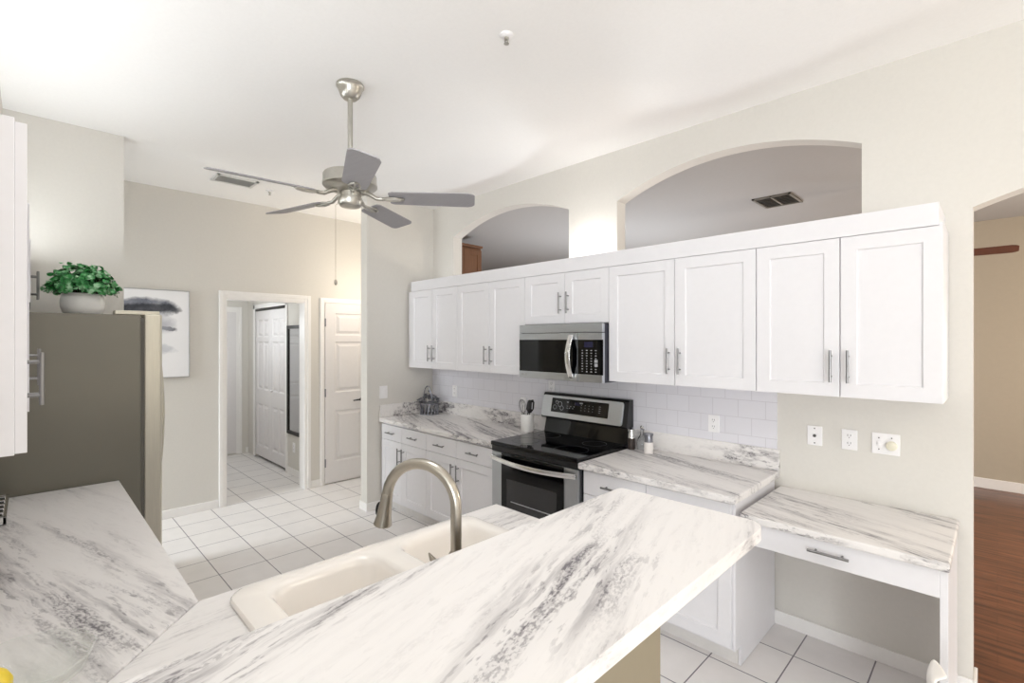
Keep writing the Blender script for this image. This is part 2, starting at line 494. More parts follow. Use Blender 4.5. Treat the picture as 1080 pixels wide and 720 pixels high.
# rear walls with daylight openings (behind the photographer)
wb = [(7.0, -6.0, 0), (7.0, YW, 0), (7.0, YW, CZ), (7.0, -6.0, CZ)]
hb = [[(7.0, -4.4, .06), (7.0, 2.0, .06), (7.0, 2.0, 2.6), (7.0, -4.4, 2.6)]]
struct('wall_back', prism(bmesh.new(), wb, (.1, 0, 0), hb), 'wall')
wn = [(-1.64, -6.0, 0), (7.1, -6.0, 0), (7.1, -6.0, CZ), (-1.64, -6.0, CZ)]
hn = [[(0, -6.0, .5), (5.2, -6.0, .5), (5.2, -6.0, 2.5), (0, -6.0, 2.5)]]
struct('wall_near', prism(bmesh.new(), wn, (0, -.1, 0), hn), 'wall')
b = bmesh.new()
for y in (-4.4, -2.8, -1.2, .4, 1.95): bx(b, 7.02, 7.07, y, y + .05, .06, 2.6)
bx(b, 7.02, 7.07, -4.4, 2.0, .06, .11); bx(b, 7.02, 7.07, -4.4, 2.0, 2.55, 2.6)
struct('window_1', b, 'trim')
b = bmesh.new()
for x in (0, 1.7, 3.4, 5.15): bx(b, x, x + .05, -6.07, -6.02, .5, 2.5)
bx(b, 0, 5.2, -6.07, -6.02, .5, .55); bx(b, 0, 5.2, -6.07, -6.02, 2.45, 2.5)
struct('window_2', b, 'trim')
# room behind the arches
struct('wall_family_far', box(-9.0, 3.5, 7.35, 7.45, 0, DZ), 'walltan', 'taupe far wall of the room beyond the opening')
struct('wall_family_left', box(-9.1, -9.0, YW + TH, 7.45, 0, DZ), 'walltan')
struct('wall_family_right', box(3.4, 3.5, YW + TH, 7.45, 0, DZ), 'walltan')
# hall
HY = 2.246; HX = -7.6
hw = [(XF - .12, HY, 0), (-6.13, HY, 0), (-6.13, HY, 2.06), (-7.29, HY, 2.06), (-7.29, HY, 0), (HX, HY, 0), (HX, HY, 2.4), (XF - .12, HY, 2.4)]
struct('wall_hall_right', prism(bmesh.new(), hw, (0, .1, 0)), 'wall', 'hall wall with the bifold closet')
struct('wall_hall_far', box(HX - .1, HX, 1.1, HY + .1, 0, 2.4), 'wall', 'end wall of the hall')
struct('wall_hall_left', box(HX, XF - .12, 1.1, 1.2, 0, 2.4), 'wall')
# bar knee wall
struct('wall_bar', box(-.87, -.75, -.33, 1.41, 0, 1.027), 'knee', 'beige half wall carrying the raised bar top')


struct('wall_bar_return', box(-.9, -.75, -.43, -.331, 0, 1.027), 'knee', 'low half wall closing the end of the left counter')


def board(x0, x1, y0, y1, h=.078):
    b = bmesh.new(); bx(b, x0, x1, y0, y1, 0, h); return b


struct('baseboard_right', board(-.9, -.078, YW - .013, YW), 'trim', 'white baseboard under the desk', bevel=.004)
struct('baseboard_right_end', board(-.078, -.065, YW - .013, YW + TH + .012), 'trim', bevel=.004)
struct('baseboard_far', board(XF, XF + .013, -1.9, 1.30), 'trim', 'white baseboard left of the doorway', bevel=.004)
struct('baseboard_far_middle', board(XF, XF + .013, 2.185, 2.285), 'trim', bevel=.004)
struct('baseboard_stub', board(XS - .133, XS + .013, 2.243, 2.256), 'trim', 'white baseboard on the wall stub end', bevel=.004)
struct('baseboard_stub_side', board(XS, XS + .013, 2.256, 2.42), 'trim', bevel=.004)
struct('baseboard_hall', board(-6.08, XF - .12, HY - .013, HY), 'trim', bevel=.004)
struct('baseboard_hall_far', board(HX, HX + .013, 2.215, HY), 'trim', bevel=.004)
struct('baseboard_family', board(-8.9, 3.3, 7.335, 7.35, .11), 'trim', 'white baseboard along the taupe far wall', bevel=.006)


def casing(name, x, y0, y1, zt, wd, s, label, axis='X'):
    """door casing: three boards with a stepped profile on the face at x, projecting towards s"""
    b = bmesh.new()
    for (w0, w1, d) in ((0, wd, .014), (wd * .45, wd * .95, .022)):
        for (a0, a1, c0, c1) in ((y0 - w1, y0 - w0, 0, zt + w1), (y1 + w0, y1 + w1, 0, zt + w1), (y0 - w0, y1 + w0, zt + w0, zt + w1)):
            if axis == 'X': bx(b, x, x + s * d, a0, a1, c0, c1)
            else: bx(b, a0, a1, x, x + s * d, c0, c1)
    return struct(name, b, 'trim', label, bevel=.003)


casing('trim_1', XF, 1.37, 2.115, 2.015, .068, 1, 'white casing around the hall doorway')
b = bmesh.new()
bx(b, XF - .13, XF + .004, 1.355, 1.372, 0, 2.015); bx(b, XF - .13, XF + .004, 2.113, 2.13, 0, 2.015); bx(b, XF - .13, XF + .004, 1.355, 2.13, 2.0, 2.017)
struct('trim_2', b, 'trim', 'white jamb lining of the hall doorway')


def panel_door(b, x, s, y0, y1, z0, z1, th, panels, axis='X'):
    """moulded panel door lying in plane x (axis X) or y (axis Y); panels: (u0,u1,v0,v1) fractions"""
    W = y1 - y0; Hh = z1 - z0

    def P(u, v, d):
        if axis == 'X': return (x + s * d, y0 + u * W, z0 + v * Hh)
        return (y0 + u * W, x + s * d, z0 + v * Hh)
    us = sorted({0, 1} | {round(p[i], 4) for p in panels for i in (0, 1)}); vs = sorted({0, 1} | {round(p[i], 4) for p in panels for i in (2, 3)})
    for i in range(len(us) - 1):
        for j in range(len(vs) - 1):
            u0, u1, v0, v1 = us[i], us[i + 1], vs[j], vs[j + 1]
            inside = any(p[0] - 1e-3 <= u0 and u1 <= p[1] + 1e-3 and p[2] - 1e-3 <= v0 and v1 <= p[3] + 1e-3 for p in panels)
            if not inside:
                b.faces.new([b.verts.new(P(*q, th)) for q in ((u0, v0), (u1, v0), (u1, v1), (u0, v1))])
    for (u0, u1, v0, v1) in panels:
        loops = []
        for ins, d in ((0, th), (.014, th - .014), (.026, th - .014), (.052, th - .002)):
            du, dv = ins / W, ins / Hh
            loops.append([b.verts.new(P(*q, d)) for q in ((u0 + du, v0 + dv), (u1 - du, v0 + dv), (u1 - du, v1 - dv), (u0 + du, v1 - dv))])
        for a, c in zip(loops, loops[1:]):
            for q in range(4): b.faces.new((a[q], a[(q + 1) % 4], c[(q + 1) % 4], c[q]))
        b.faces.new(loops[-1])
    o = [b.verts.new(P(u, v, th)) for u, v in ((0, 0), (1, 0), (1, 1), (0, 1))]
    k = [b.verts.new(P(u, v, 0)) for u, v in ((0, 0), (1, 0), (1, 1), (0, 1))]
    for q in range(4): b.faces.new((o[q], o[(q + 1) % 4], k[(q + 1) % 4], k[q]))
    b.faces.new(k)
    bmesh.ops.remove_doubles(b, verts=b.verts[:], dist=1e-5)
    return b


# pantry door (single column of three panels) in the far wall
casing('trim_3', XF, 2.335, 2.90, 2.022, .05, 1, 'white casing around the pantry door')
PD = panel_door(bmesh.new(), XF + .001, 1, 2.338, 2.897, .016, 2.018, .020,
                [(.20, .80, .82, .945), (.20, .80, .50, .785), (.20, .80, .115, .40)])
d1 = struct('door_1', PD, 'door', 'white three panel pantry door with black lever')
b = bmesh.new()
lathe(b, [(.027, 0), (.027, .006), (.012, .010), (.012, .045)], seg=20)
bmesh.ops.transform(b, matrix=Matrix.Translation((XF + .013, 2.765, .915)) @ Matrix.Rotation(R(90), 4, 'Y'), verts=b.verts[:])
tube(b, [(XF + .05, 2.765, .915), (XF + .054, 2.72, .917), (XF + .052, 2.655, .912)], [.010, .009, .007], 10)
o = struct('door_lever', b, 'black', None, d1, smooth=True); del o['kind']; o['label'] = 'black lever handle'
for z in (1.80, 1.02, .24):
    b = bmesh.new(); tube(b, [(XF + .018, 2.340, z - .045), (XF + .018, 2.340, z + .045)], .008, 8)
    bx(b, XF + .012, XF + .016, 2.34, 2.356, z - .045, z + .045)
    o = struct('hinge', b, 'pewter', None, d1); del o['kind']
# hall: bifold closet door (two leaves), end door, track
six = [(.12, .88, .82, .94), (.12, .88, .46, .79), (.12, .88, .07, .36)]
d2 = thing('door_2', 'white bifold closet door in the hall', 'door', (-6.7, HY, 0)); d2['kind'] = 'structure'
for x0, x1 in ((-7.26, -6.705), (-6.70, -6.15)):
    obj('door_leaf', panel_door(bmesh.new(), HY + .03, -1, x0, x1, .035, 2.0, .03, [(.12, .47, .82, .94), (.53, .88, .82, .94), (.12, .47, .46, .79), (.53, .88, .46, .79), (.12, .47, .07, .36), (.53, .88, .07, .36)], 'Y'), 'door', d2)
obj('track', box(-7.27, -6.14, HY - .004, HY + .03, 2.004, 2.03), 'black', d2)
b = bmesh.new(); sphere(b, (-6.62, HY - .02, .95), .016, .02, .016, 12, 8); obj('knob', b, 'door', d2, smooth=True)
b = bmesh.new()
for (a0, a1, c0, c1) in ((-7.33, -7.27, 0, 2.09), (-6.145, -6.085, 0, 2.09), (-7.33, -6.085, 2.035, 2.09)): bx(b, a0, a1, HY - .016, HY, c0, c1)
struct('trim_4', b, 'trim', 'white casing around the closet door', bevel=.003)
struct('trim_5', box(-7.28, -6.12, HY + .06, HY + .10, 0, 2.06), 'ventdark')  # dark sheet standing in for the shade behind the closet leaves
d3 = struct('door_3', panel_door(bmesh.new(), HX + .001, 1, 1.30, 2.09, .02, 2.0, .020, [(.14, .86, .82, .93), (.14, .86, .46, .78), (.14, .86, .08, .38)]), 'door', 'white door at the end of the hall')
casing('trim_6', HX, 1.30, 2.09, 2.0, .075, 1, 'white casing around the hall end door')

# backsplash field on the cabinet wall
struct('trim_7', box(XS, -.882, YW - .008, YW, .985, 1.345), 'bsp', 'pale glazed tile backsplash behind the counters')


# ------------------------------------------------------------------ cabinets
def shaker(b, x0, x1, z0, z1, yf, s, th=.02, rail=.062, rec=.008, axis='Y'):
    """shaker door whose front lies at yf + s*th"""
    def P(a, z, d):
        return (a, yf + s * d, z) if axis == 'Y' else (yf + s * d, a, z)
    fr = []
    for ins, d in ((0, 0), (0, th), (rail, th), (rail + .004, th - rec)):
        fr.append([b.verts.new(P(*q, d)) for q in ((x0 + ins, z0 + ins), (x1 - ins, z0 + ins), (x1 - ins, z1 - ins), (x0 + ins, z1 - ins))])
    b.faces.new(fr[0][::-1])
    for a, c in zip(fr, fr[1:]):
        for q in range(4): b.faces.new((a[q], a[(q + 1) % 4], c[(q + 1) % 4], c[q]))
    b.faces.new(fr[-1])
    return b


def pull(b, c, vertical, yf, s, L=.15, axis='Y', r=.0058, post=.03):
    x, z = c
    def P(a, d, zz): return (a, yf + s * d, zz) if axis == 'Y' else (yf + s * d, a, zz)
    h = L / 2; q = L * .32
    if vertical:
        tube(b, [P(x, post, z - h), P(x, post, z + h)], r, 10)
        for k in (-q, q): tube(b, [P(x, 0, z + k), P(x, post, z + k)], r * .75, 8)
    else:
        tube(b, [P(x - h, post, z), P(x + h, post, z)], r, 10)
        for k in (-q, q): tube(b, [P(x + k, 0, z), P(x + k, post, z)], r * .75, 8)
    return b


def cabinet(name, label, x0, x1, z0, z1, yb, yf, s, doors, drawers=(), hz=None, group=None, toe=0, axis='Y', front_gap=.0022):
    cx = (x0 + x1) / 2
    loc = (cx, (yb + yf) / 2, z0 if not toe else 0) if axis == 'Y' else ((yb + yf) / 2, cx, z0 if not toe else 0)
    t = thing(name, label, 'cabinet', loc, group)
    b = bmesh.new()
    def B(a0, a1, c0, c1, e0, e1):
        c0, c1 = min(c0, c1), max(c0, c1)
        if axis == 'Y': bx(b, a0, a1, c0, c1, e0, e1)
        else: bx(b, c0, c1, a0, a1, e0, e1)
    B(x0, x1, yb, yf, z0, z1)
    obj('body', b, 'cab', t, bevel=.0015)
    if toe:
        b = bmesh.new(); B(x0, x1, yb, yf - s * .07, 0, z0); obj('toe_kick', b, 'toe', t)
    for (a0, a1, e0, e1, side, hzz) in doors:
        d = obj('door', shaker(bmesh.new(), a0 + front_gap, a1 - front_gap, e0 + front_gap, e1 - front_gap, yf, s, axis=axis), 'cab', t, bevel=.0012)
        if side:
            hx = a0 + .034 if side < 0 else a1 - .034
            obj('handle', pull(bmesh.new(), (hx, hzz), True, yf + s * .02, s, axis=axis), 'handle', d, smooth=True)
    for (a0, a1, e0, e1, hx) in drawers:
        b = bmesh.new()
        if axis == 'Y': bx(b, a0 + .002, a1 - .002, min(yf, yf + s * .02), max(yf, yf + s * .02), e0 + .0015, e1 - .0015)
        else: bx(b, min(yf, yf + s * .02), max(yf, yf + s * .02), a0 + .0015, a1 - .0015, e0 + .0015, e1 - .0015)
        d = obj('drawer', b, 'cab', t, bevel=.002)
        if hx is not None:
            obj('handle', pull(bmesh.new(), (hx, (e0 + e1) / 2), False, yf + s * .02, s, L=.13, axis=axis), 'handle', d, smooth=True)
    return t


UF = 2.70   # upper carcass face; door fronts at 2.68
UB = YW - .001
ZB, ZT = 1.335, 2.08


def upper(label, x0, x1, mid, zb=ZB, zt=ZT):
    hz = zb + .145 if zb < 1.5 else zb + .147
    return cabinet('wall_cabinet', label, x0 + .001, x1 - .001, zb, zt + .015, UB - .009, UF, -1,
                   [(x0, mid, zb, zt, 1, hz), (mid, x1, zb, zt, -1, hz)], group='white wall cabinets above the back counter')


upper('narrow white two door wall cabinet in the corner, against the short wall stub', -4.10, -3.365, -3.735)
upper('white two door wall cabinet just left of the microwave', -3.365, -2.542, -2.945)
upper('short white wall cabinet directly above the microwave', -2.542, -1.79, -2.155, zb=1.718)
upper('white two door wall cabinet just right of the microwave', -1.79, -.886, -1.335)
upper('rightmost white wall cabinet, hanging above the desk', -.886, -.158, -.519)
struct('trim_8', box(-4.15, -4.10, UF - .005, UF + .25, ZB, ZT), 'cab', 'white filler strip at the left end of the wall cabinets')
b = bmesh.new(); bx(b, -4.096, -.172, UF - .015, UF + .005, ZT + .002, 2.178); bx(b, -.192, -.172, UF + .005, UB, 2.096, 2.178); bx(b, -4.096, -4.076, UF + .005, UB, 2.096, 2.178)
struct('trim_9', b, 'cab', 'tall flat white board running along the top of the wall cabinets', bevel=.0015)

CT = .865   # counter height
TK = .038
BF = 2.415  # base carcass face, fronts at 2.395
BH = CT - TK


def base(label, x0, x1, mid, group, handles=True):
    dz = .672
    return cabinet('base_cabinet', label, x0 + .001, x1 - .001, .10, BH - .001, YW - .02, BF, -1,
                   [(x0, mid, .115, dz, 1 if handles else 0, .55), (mid, x1, .115, dz, -1 if handles else 0, .55)],
                   [(x0, mid, dz, BH - .014, (x0 + mid) / 2), (mid, x1, dz, BH - .014, (mid + x1) / 2)], group=group, toe=1)


base('white base cabinet at the left end, beside the short wall stub', XS + .02, -3.42, -3.80, 'white base cabinets under the back counter')
base('white base cabinet directly left of the black oven', -3.42, -2.585, -3.02, 'white base cabinets under the back counter')
t = base('white base cabinet right of the oven, ending at the desk', -1.782, -.905, -1.36, 'white base cabinets under the back counter', handles=False)
b = bmesh.new(); prism(b, [(-.904, 2.414, .10), (-.904, 2.485, .10), (-.904, 2.485, .001), (-.904, YW - .016, .001), (-.904, YW - .016, BH - .001), (-.904, 2.414, BH - .001)], (.012, 0, 0)); obj('end_panel', b, 'cab', t)


def worktop(name, label, x0, x1, y0, y1, zt, mat, splash=()):
    t = thing(name, label, 'countertop', ((x0 + x1) / 2, (y0 + y1) / 2, zt - TK))
    obj('slab', box(x0, x1, y0, y1, zt - TK, zt), mat, t, bevel=.008, seg=3)
    for i, q in splash: struct('trim_%d' % i, box(*q), mat, 'marble patterned upstand along the back of the counter', bevel=.003)
    return t


worktop('countertop', 'marble patterned countertop in the corner left of the oven', XS + .001, -2.578, 2.372, YW - .001, CT, 'marble_x',
        [(10, (XS + .021, -2.578, YW - .021, YW - .001, CT, .985)), (11, (XS + .001, XS + .021, 2.38, YW - .001, CT, .985))])
worktop('countertop', 'marble patterned countertop right of the oven, holding the shakers', -1.787, -.868, 2.345, YW - .001, CT, 'marble_x2',
        [(12, (-1.787, -.868, YW - .021, YW - .001, CT, .985))])

# desk
DT = .783
t = thing('desk', 'built in white desk with marble patterned top right of the counter', 'desk', (-.5, 2.7, 0))
obj('desktop', box(-.868, -.122, 2.385, YW - .001, DT - .036, DT), 'marble_desk', t, bevel=.008, seg=3)
d = obj('drawer', box(-.866, -.152, 2.405, 2.425, .640, DT - .038), 'cab', t, bevel=.002)
obj('handle', pull(bmesh.new(), (-.505, .70), False, 2.405, -1, L=.15), 'handle', d, smooth=True)
obj('drawer_box', box(-.86, -.165, 2.425, 2.95, .66, DT - .04), 'cab', t)
obj('side_panel', box(-.152, -.128, 2.405, 2.97, 0, DT - .037), 'cab', t, bevel=.002)

# sink run and left run
PX0, PX1, PY0, PY1 = -1.60, -.871, .345, 1.50
SX0, SX1, SY0, SY1 = -1.565, -1.035, .40, 1.30
b = bmesh.new()
lp = [(PX0, PY0, CT), (PX0, PY1, CT), (PX1, PY1, CT), (PX1, -.325, CT)]
hole = [(SX0 + .02, SY0 + .02, CT), (SX1 - .02, SY0 + .02, CT), (SX1 - .02, SY1 - .02, CT), (SX0 + .02, SY1 - .02, CT)]
o = obj('countertop', prism(b, lp, (0, 0, -TK), [hole]), 'marble_sink', origin=(-1.2, .6, CT - TK), bevel=.006, seg=2)
tag(o, 'marble patterned countertop around the white sink', 'countertop')
b = bmesh.new()
lp = [(-3.275, -.325, CT), (-3.275, PY0, CT), (PX0 - .001, PY0, CT), (PX1 - .001, -.325, CT)]
o = obj('countertop', prism(b, lp, (0, 0, -TK)), 'marble_left', origin=(-2.4, 0, CT - TK), bevel=.006, seg=2)
tag(o, 'marble patterned countertop in the left foreground beside the fridge', 'countertop')
cabinet('base_cabinet', 'white base cabinet under the left foreground countertop', -3.26, -1.66, .10, BH - .001, -.32, .30, 1,
        [(-3.26, -2.73, .115, BH - .02, 1, .6), (-2.73, -2.2, .115, BH - .02, -1, .6), (-2.2, -1.66, .115, BH - .02, -1, .6)], toe=1)
t = cabinet('base_cabinet', 'white base cabinet below the sink', .33, 1.47, .10, .64, -.90, -1.555, -1,
            [(.37, .92, .115, .62, 1, .5), (.92, 1.46, .115, .62, -1, .5)], toe=1, axis='X')
b = bmesh.new(); bx(b, -1.555, -1.537, .33, 1.47, .64, BH - .001); bx(b, -1.537, -.90, 1.452, 1.47, .64, BH - .001); bx(b, -1.537, -.90, .33, .348, .64, BH - .001)
obj('apron_panel', b, 'cab', t)
b = bmesh.new(); prism(b, [(x, y, 1.065) for x, y in rrect(-.972, -.478, -.43, 1.532, .055)[:7] + rrect(-.972, -.478, -.43, 1.532, .018)[7:]], (0, 0, -.038))
o = obj('bar_top', b, 'marble_bar', origin=(-.72, .6, 1.027), bevel=.011, seg=3); tag(o, 'raised marble patterned breakfast bar top across the foreground', 'countertop')

# sink
t = thing('sink', 'white enamel double bowl drop in sink', 'sink', (-1.3, .85, CT))
b = bmesh.new(); zr = CT + .018
def loop2(pts, z): return [b.verts.new((x, y, z)) for x, y in pts]
def skin(a, c):
    n = len(a)
    for i in range(n): b.faces.new((a[i], a[(i + 1) % n], c[(i + 1) % n], c[i]))
l0 = loop2(rrect(SX0, SX1, SY0, SY1, .065), CT + .001); l1 = loop2(rrect(SX0, SX1, SY0, SY1, .065), CT + .009)
l2 = loop2(rrect(SX0 + .004, SX1 - .004, SY0 + .004, SY1 - .004, .062), CT + .015); l3 = loop2(rrect(SX0 + .014, SX1 - .014, SY0 + .014, SY1 - .014, .053), zr)
skin(l0, l1); skin(l1, l2); skin(l2, l3)
edges = [b.edges.get((l3[i], l3[(i + 1) % len(l3)])) for i in range(len(l3))]
bowls = ((SX0 + .05, SX1 - .105, SY0 + .075, .845, .20), (SX0 + .05, SX1 - .105, .905, SY1 - .05, .17))
for (x0, x1, y0, y1, dp) in bowls:
    prev = loop2(rrect(x0, x1, y0, y1, .075, 8), zr)
    edges += [b.edges.new((prev[i], prev[(i + 1) % len(prev)])) for i in range(len(prev))]
    for ins, dz, rr in ((.008, .003, .07), (.017, .011, .066), (.024, .03, .062), (.036, dp - .05, .06), (.042, dp - .02, .055), (.07, dp - .004, .04), (.11, dp, .02)):
        nx = loop2(rrect(x0 + ins, x1 - ins, y0 + ins, y1 - ins, rr, 8), zr - dz); skin(prev, nx); prev = nx
    b.faces.new(prev)
bmesh.ops.triangle_fill(b, use_beauty=True, edges=edges, normal=(0, 0, 1))
obj('basin', b, 'porcelain', t, smooth=True)
for (x0, x1, y0, y1, dp) in bowls:
    b = bmesh.new(); lathe(b, [(.042, .001), (.042, .004), (.03, .005), (.026, .002)], ((x0 + x1) / 2, (y0 + y1) / 2, zr - dp), 20)
    obj('drain', b, 'handle', t, smooth=True)

# faucet
fx, fy = -1.09, .865
t = thing('faucet', 'brushed nickel pull down gooseneck faucet at the sink', 'faucet', (fx, fy, zr))
b = bmesh.new(); lathe(b, [(.030, 0), (.030, .006), (.024, .012), (.0215, .05), (.0215, .11), (.016, .12)], (fx, fy, zr), 24); obj('base', b, 'faucet', t, smooth=True)
dx, dy = -.90, -.43; zt = 1.145; rad = .115
pts = [(fx, fy, zr + .10), (fx, fy, 1.05)]
for i in range(0, 17):
    a = R(180 - 10.6 * i)
    pts.append((fx + dx * (rad + rad * math.cos(a)), fy + dy * (rad + rad * math.cos(a)), zt - .02 + (rad + .0) * math.sin(a)))
b = bmesh.new(); tube(b, pts, .0160, 18); obj('spout', b, 'faucet', t, smooth=True)
p = Vector(pts[-1]); q = (Vector(pts[-1]) - Vector(pts[-2])).normalized(); q = (q + Vector((0, 0, -.6))).normalized()
b = bmesh.new(); hp = [p - q * .002, p + q * .004, p + q * .005, p + q * .03, p + q * .075, p + q * .10, p + q * .103]
tube(b, hp, [.0162, .0162, .0172, .0182, .0225, .0275, .025], 20); hd = obj('spray_head', b, 'faucet', t, smooth=True)
b = bmesh.new(); side = Vector((dx, dy, 0)).normalized(); cc = p + q * .055 + side * .0225
rotm = q.to_track_quat('Z', 'Y').to_matrix().to_4x4()
sphere(b, cc, .009, .009, .022, 14, 10, rotm); obj('spray_button', b, 'black', hd, smooth=True)
b = bmesh.new(); tube(b, [(fx - .018, fy - .008, .955), (fx - .034, fy - .020, .955)], [.013, .012], 14)
tube(b, [(fx - .030, fy - .018, .955), (fx - .046, fy - .034, .962), (fx - .056, fy - .044, .976), (fx - .062, fy - .050, .992)], [.010, .0095, .0075, .002], 10)
obj('lever', b, 'nickel', t, smooth=True)


# ------------------------------------------------------------------ microwave
def tilt(b, cz, cy, ang):
    bmesh.ops.transform(b, matrix=Matrix.Translation((0, cy, cz)) @ Matrix.Rotation(ang, 4, 'X') @ Matrix.Translation((0, -cy, -cz)), verts=b.verts[:]); return b


mx0, mx1, mf = -2.538, -1.795, 2.615
t = thing('microwave', 'stainless over the range microwave with black window', 'microwave', (-2.17, 2.8, 1.325))
obj('body', box(mx0, mx1, mf + .03, YW - .01, 1.325, 1.712), 'charcoal', t, bevel=.003)
obj('vent_panel', box(mx0, mx1, mf + .002, mf + .03, 1.655, 1.714), 'steel', t, bevel=.004)
d = obj('door', box(mx0, -1.992, mf, mf + .03, 1.325, 1.652), 'steel', t, bevel=.003)
obj('window_glass', box(mx0 + .006, -1.994, mf - .004, mf, 1.376, 1.606), 'blackglass', d, bevel=.001)
b = bmesh.new(); hs = []
for i in range(13):
    f = i / 12; z = 1.345 + f * .295; off = .012 + .042 * math.sin(PI * f)
    hs.append((mf - off, z))
fr = []
for y, z in hs: fr.append([b.verts.new((xx, yy, z)) for xx, yy in ((-2.062, y), (-2.022, y), (-2.022, y + .012), (-2.062, y + .012))])
for a, c in zip(fr, fr[1:]):
    for k in range(4): b.faces.new((a[k], a[(k + 1) % 4], c[(k + 1) % 4], c[k]))
b.faces.new(fr[0]); b.faces.new(fr[-1])
obj('handle', b, 'silver', d, bevel=.003, smooth=True)
cp = obj('control_panel', box(-1.99, mx1, mf, mf + .03, 1.325, 1.652), 'steel', t, bevel=.003)
g = obj('keypad', box(-1.99, mx1 + .008, mf - .004, mf, 1.376, 1.606), 'blackglass', cp, bevel=.001)
obj('display', box(-1.935, -1.865, mf - .0055, mf - .004, 1.555, 1.592), 'display', cp)
for r_ in range(9):
    for c_ in range(4):
        x = -1.95 + c_ * .036; z = 1.535 - r_ * .0175
        if c_ == 3 and r_ in (4, 5): continue
        wd = .012 if (r_ * 7 + c_ * 3) % 4 else .006
        obj('key', box(x - wd / 2, x + wd / 2, mf - .0052, mf - .004, z - .0025, z + .0025), 'mark', cp)
for z in (1.43, 1.455): obj('start_key', box(-1.852, -1.828, mf - .0054, mf - .004, z, z + .02), 'mark', cp)
obj('underside_grille', box(mx0 + .2, mx1 - .2, mf + .06, mf + .2, 1.318, 1.325), 'black', t)
b = bmesh.new()
lathe(b, [(.009, 0), (.009, .0015)], seg=16); bmesh.ops.transform(b, matrix=Matrix.Translation((-2.505, mf, 1.352)) @ Matrix.Rotation(R(90), 4, 'X'), verts=b.verts[:])
bx(b, -2.49, -2.486, mf - .0015, mf, 1.344, 1.36); bx(b, -2.486, -2.479, mf - .0015, mf, 1.344, 1.348)
for s in ((-2.473, -2.469, 1.344, 1.36), (-2.469, -2.459, 1.356, 1.36), (-2.469, -2.459, 1.344, 1.348), (-2.463, -2.459, 1.348, 1.353)): bx(b, s[0], s[1], mf - .0015, mf, s[2], s[3])
obj('logo', b, 'mark', d)

# ------------------------------------------------------------------ range
rx0, rx1, rf = -2.572, -1.793, 2.365
t = thing('range_oven', 'stainless electric range with black glass cooktop and oven door', 'oven', (-2.18, 2.65, 0))
obj('body', box(rx0 + .004, rx1 - .004, rf + .045, 2.99, .06, .852), 'black', t, bevel=.003)
obj('cooktop', box(rx0, rx1, rf - .012, 2.94, .853, .884), 'blackglass', t, bevel=.008, seg=3)
for (x, y, r_) in ((-2.39, 2.53, .10), (-1.98, 2.53, .115), (-2.39, 2.79, .085), (-1.98, 2.79, .085)):
    b = bmesh.new(); lathe(b, [(r_, 0), (r_, .0006), (r_ - .003, .0006), (r_ - .003, 0)], (x, y, .884), 32, False)
    obj('burner_ring', b, 'charcoal', t)
obj('front_trim', box(rx0 + .002, rx1 - .002, rf, rf + .045, .815, .852), 'black', t, bevel=.003)
d = obj('oven_door', box(rx0 + .004, rx1 - .004, rf, rf + .043, .23, .812), 'steelh', t, bevel=.004)
obj('door_glass', box(rx0 + .105, rx1 - .115, rf - .004, rf, .26, .811), 'blackglass', d, bevel=.001)
obj('window', box(rx0 + .16, rx1 - .17, rf - .0055, rf - .004, .30, .64), 'ovenglass', d)
obj('rack_line', box(rx0 + .20, rx1 - .19, rf - .0065, rf - .0055, .487, .493), 'steel', d)
b = bmesh.new(); fr = []
for i in range(21):
    f = i / 20; x = rx0 + .012 + f * (rx1 - rx0 - .024); off = .022 + .040 * math.sin(PI * f) ** .8; z = .775 - .012 * math.sin(PI * f)
    fr.append([b.verts.new((x, yy, zz)) for yy, zz in ((rf - off, z - .016), (rf - off, z + .016), (rf - off + .014, z + .016), (rf - off + .014, z - .016))])
for a, c in zip(fr, fr[1:]):
    for k in range(4): b.faces.new((a[k], a[(k + 1) % 4], c[(k + 1) % 4], c[k]))
b.faces.new(fr[0]); b.faces.new(fr[-1])
bx(b, rx0 + .012, rx0 + .04, rf - .025, rf, .762, .79); bx(b, rx1 - .04, rx1 - .012, rf - .025, rf, .762, .79)
obj('handle', b, 'silver', d, bevel=.003, smooth=True)
obj('storage_drawer', box(rx0 + .004, rx1 - .004, rf + .004, rf + .043, .07, .222), 'steelh', t, bevel=.004)
# backguard: black lower riser and leaning steel console with rounded ends
b = bmesh.new(); prism(b, [(rx0 + .02, 2.915, .884), (rx0 + .02, 2.945, 1.01), (rx0 + .02, 2.99, 1.01), (rx0 + .02, 2.99, .884)], (rx1 - rx0 - .03, 0, 0)); obj('riser', b, 'blackglass', t)
bgp = [(2.905, .995), (2.900, 1.005), (2.935, 1.175), (2.945, 1.187), (2.99, 1.187), (2.99, .995)]
b = bmesh.new(); prism(b, [(rx0, y, z) for y, z in bgp], (rx1 - rx0, 0, 0)); cs = obj('console', b, 'black', t, bevel=.003)
def cface(x0, x1, s0, s1, d0, d1):
    """slab lying on the leaning console face; s along the slope 0..1"""
    b = bmesh.new(); A = Vector((0, 2.900, 1.005)); Bv = Vector((0, 2.935, 1.175)); dv = Bv - A; n = Vector((0, -dv.z, dv.y)).normalized()
    vs = []
    for x in (x0, x1):
        for s in (s0, s1):
            for dd in (d0, d1):
                q = A + dv * s + n * dd; vs.append(b.verts.new((x, q.y, q.z)))
    bmesh.ops.convex_hull(b, input=vs); return b
def rface(x0, x1, s0, s1, d1, r):
    """rounded-corner plate on the console face"""
    b = bmesh.new(); A = Vector((0, 2.900, 1.005)); dv = Vector((0, .035, .17)); n = Vector((0, -dv.z, dv.y)).normalized(); L = dv.length
    lp = []
    for x, u in rrect(x0, x1, s0 * L, s1 * L, r, 5):
        q = A + dv * (u / L); lp.append((x, q.y, q.z))
    return prism(b, lp, n * d1)
